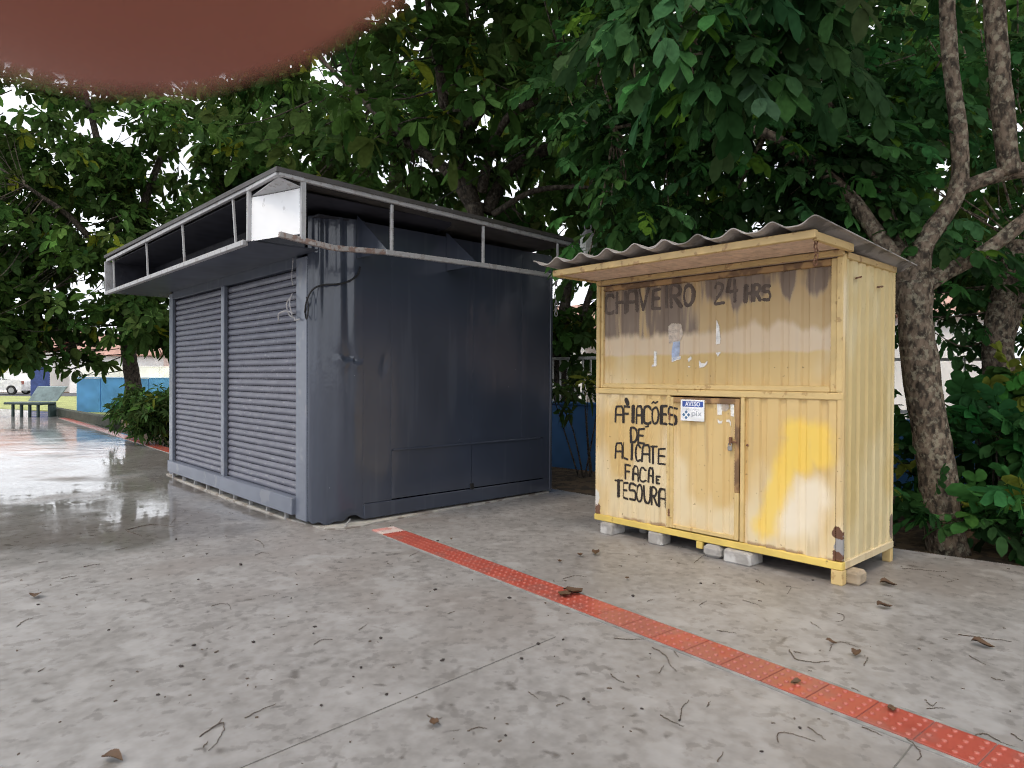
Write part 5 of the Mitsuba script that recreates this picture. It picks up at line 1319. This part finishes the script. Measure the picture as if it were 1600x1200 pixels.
for pts, r in twig_px:
    P = np.array([[x, y, r * .9 + .001] for x, y in pts]); n = max(8, 4 * len(P))
    P = smooth_path(P, n); P[:, :2] += rng.normal(0, .0025, (n, 2))
    P[:, 2] += np.abs(np.sin(np.linspace(0, 3, n))) * r * .6
    add('fallen_twig', tube(P, np.linspace(r * 1.1, r * .55, n), 5), 'm_twig', label='thin dark fallen twig ' + where(*pts[0]), cat='twig', group='fallen twigs ' + where(*pts[0]), smooth=True)
pod_pts = [(-2.957, 5.922, 0.0117), (-2.467, 5.439, 0.0091), (-2.068, 5.132, 0.0143), (-0.646, 5.905, 0.0130), (0.046, 5.003, 0.0078), (-0.009, 4.392, 0.0117), (0.810, 4.445, 0.0130), (-0.514, 4.556, 0.0117), (0.057, 3.444, 0.0104), (0.290, 3.699, 0.0078), (-0.345, 3.423, 0.0104), (-1.637, 3.330, 0.0104), (-1.596, 3.034, 0.0078), (-0.742, 3.327, 0.0091), (-0.563, 3.047, 0.0091), (-0.830, 2.942, 0.0078), (-0.757, 3.227, 0.0065), (-1.130, 3.868, 0.0091), (-1.109, 3.772, 0.0065), (-1.397, 3.640, 0.0104), (-1.698, 3.592, 0.0104), (-0.717, 3.703, 0.0104), (1.339, 4.731, 0.0091), (0.150, 3.635, 0.0117), (0.331, 3.014, 0.0091), (-0.563, 3.047, 0.0065), (-0.351, 3.415, 0.0078), (0.733, 3.517, 0.0052), (2.170, 4.820, 0.0091), (-2.280, 3.803, 0.0078), (-2.974, 4.220, 0.0078), (-2.854, 4.409, 0.0078), (-2.696, 4.762, 0.0078), (0.576, 2.929, 0.0065), (0.717, 2.832, 0.0065), (-0.018, 2.703, 0.0065), (-1.431, 4.369, 0.0065), (-2.216, 4.755, 0.0078), (1.202, 2.775, 0.0078), (0.977, 2.597, 0.0065)]
for x, y, s in pod_pts:
    m = trimesh.creation.icosphere(subdivisions=2, radius=1.0); m.vertices *= (1 + .35 * (meshkit.fbm(m.vertices * 1.8 + x * 9, 2, 3) - .5))[:, None]
    m.apply_scale([s * rng.uniform(.9, 1.4), s * .75, s * .5]); m.apply_transform(trimesh.transformations.rotation_matrix(rng.uniform(0, 6), [0, 0, 1])); m.apply_translation([x, y, s * .45])
    add('fallen_fruit', m, 'm_pod', label='small dark fallen fruit ' + where(x, y), cat='fruit', group='dark fallen fruits ' + where(x, y), smooth=True)
leaf_pts = [(0.345, 4.530, 0.160), (0.404, 4.464, 0.120), (0.681, 5.427, 0.100), (0.555, 5.463, 0.070), (1.783, 3.466, 0.075), (1.770, 3.632, 0.060), (1.318, 3.151, 0.060), (2.698, 4.682, 0.110), (2.691, 4.726, 0.080), (2.598, 3.592, 0.110), (2.414, 4.236, 0.100), (0.370, 5.270, 0.060), (-1.444, 2.496, 0.090), (-0.315, 2.811, 0.060), (-3.103, 4.405, 0.100), (0.837, 4.827, 0.050), (1.670, 2.947, 0.070), (-0.528, 5.908, 0.050)]
for x, y, s in leaf_pts:
    V, F = leaves(np.array([[0, 0, .012]]), np.array([[1, 0, .02]]), np.array([[0, 0, 1.0]]), np.array([s]), np.array([rng.uniform(.9, 1.3)]), np.array([-.05]), 'broad')
    v = V[0]; v[:, 2] += .25 * np.abs(v[:, 1]) + s * .06 * np.sin(v[:, 0] / s * 7 + x)
    m = trimesh.Trimesh(np.vstack([v, v - [0, 0, .0015]]), np.vstack([F, F[:, ::-1] + len(v)]), process=False)
    m.apply_transform(trimesh.transformations.rotation_matrix(rng.uniform(0, 6.28), [0, 0, 1])); m.apply_translation([x, y, .004 - min(0, v[:, 2].min())])
    add('fallen_leaf', m, 'm_dead_leaf', label='brown curled dead leaf ' + where(x, y), cat='leaf', group='dead leaves ' + where(x, y), smooth=True)
# crumbs: bits of bark, petals and seed husks
cr_ = []
r = np.random.default_rng(77)
for i in range(750):
    x, y = r.uniform(-5.5, 4.2), 1.7 + 7.5 * r.random() ** 1.6
    if not slab.buffer(-.1).contains(__import__('shapely').Point(x, y)): continue
    dk = np.array([x, y, 0]) - K.o
    if (dk @ K.u > -.1) and (dk @ K.v > -.2): continue
    if meshkit.fbm(np.array([x * .9, y * .9, 3.]), 2, 4) < .40: continue
    s = r.uniform(.0025, .008); L = s * r.uniform(1, 3.2)
    m = trimesh.creation.box(extents=[L, s, s * .5]); m.vertices += r.normal(0, s * .12, m.vertices.shape); m.apply_transform(trimesh.transformations.rotation_matrix(r.uniform(0, 6.28), [0, 0, 1])); m.apply_translation([x, y, s * .28]); cr_.append(m)
add('litter', cat_mesh(cr_), 'm_twig', label='scattered dark crumbs of bark and seed husks on the concrete', cat='litter', kind='stuff')

# ================================================================ THE PHOTOGRAPHER'S FINGER, at the lens
def hull_chain(joints):
    out = None
    def ball(p, r):
        return manifold3d.Manifold.sphere(r, 28).translate([float(x) for x in p])
    for (p, r), (q, s) in joints:
        h = manifold3d.Manifold.batch_hull([ball(p, r), ball(q, s)]); out = h if out is None else out + h
    return out
fx = lambda px, py, d: CAM + d * (FWD + (px - 800) / 1051.2 * RGT - (py - 600) / 1051.2 * UPV)
MM = .001
tip = fx(45.5, -803.4, .0155)
ex, ey, ez = RGT, FWD, UPV      # the hand is held in front of the phone, coming in from above
P = lambda x, y, z: tip + ex * x * MM + ey * y * MM + ez * z * MM
R1 = 12.92 * MM
bones = [((P(0, 0, 0), R1), (P(-4, 1, 24), 9.2 * MM)), ((P(-4, 1, 24), 9.2 * MM), (P(-9, -2, 48), 9.8 * MM)), ((P(-9, -2, 48), 9.8 * MM), (P(-16, -14, 86), 11.5 * MM)),
         # palm
         ((P(-16, -14, 86), 12.5 * MM), (P(-34, -52, 150), 15 * MM)), ((P(-36, -14, 92), 12.5 * MM), (P(-48, -52, 152), 15 * MM)), ((P(-56, -16, 92), 12 * MM), (P(-62, -52, 152), 15 * MM)), ((P(-74, -20, 88), 11 * MM), (P(-76, -50, 148), 14 * MM)),
         ((P(-34, -52, 150), 15 * MM), (P(-76, -50, 148), 14 * MM)), ((P(-16, -14, 86), 12 * MM), (P(-74, -20, 88), 11 * MM)),
         # curled fingers
         ((P(-36, -14, 92), 11 * MM), (P(-40, 22, 70), 9.5 * MM)), ((P(-40, 22, 70), 9.5 * MM), (P(-40, 8, 48), 8.6 * MM)), ((P(-40, 8, 48), 8.6 * MM), (P(-39, -10, 58), 7.6 * MM)),
         ((P(-56, -16, 92), 10.6 * MM), (P(-61, 18, 70), 9.2 * MM)), ((P(-61, 18, 70), 9.2 * MM), (P(-61, 4, 49), 8.3 * MM)), ((P(-61, 4, 49), 8.3 * MM), (P(-60, -13, 59), 7.4 * MM)),
         ((P(-74, -20, 88), 9.8 * MM), (P(-81, 8, 70), 8.2 * MM)), ((P(-81, 8, 70), 8.2 * MM), (P(-81, -5, 53), 7.4 * MM)), ((P(-81, -5, 53), 7.4 * MM), (P(-79, -18, 62), 6.6 * MM)),
         # thumb and forearm
         ((P(-34, -56, 145), 15 * MM), (P(-8, -60, 112), 12 * MM)), ((P(-8, -60, 112), 12 * MM), (P(4, -58, 84), 10 * MM)), ((P(4, -58, 84), 10 * MM), (P(8, -52, 60), 8.6 * MM)),
         ((P(-55, -58, 155), 22 * MM), (P(-75, -120, 215), 26 * MM)), ((P(-75, -120, 215), 26 * MM), (P(-130, -330, 190), 40 * MM))]
hm = hull_chain(bones).refine_to_length(.004).to_mesh()
hand = trimesh.Trimesh(hm.vert_properties[:, :3], hm.tri_verts, process=True)
trimesh.smoothing.filter_taubin(hand, iterations=14)
hd = thing('person', "person holding the camera, one blurred fingertip reaching down over the top left of the lens", 'person')
add('hand', hand, 'm_skin', parent=hd, smooth=True)
nail = trimesh.creation.icosphere(subdivisions=2, radius=1.0); nail.apply_scale([.0070, .0018, .0085]); nail.vertices = tip + (nail.vertices[:, :1] * ex + nail.vertices[:, 1:2] * ey + nail.vertices[:, 2:] * ez) + ey * .0121 + ez * .002
add('nail', nail, 'm_nail', parent=hd, smooth=True)
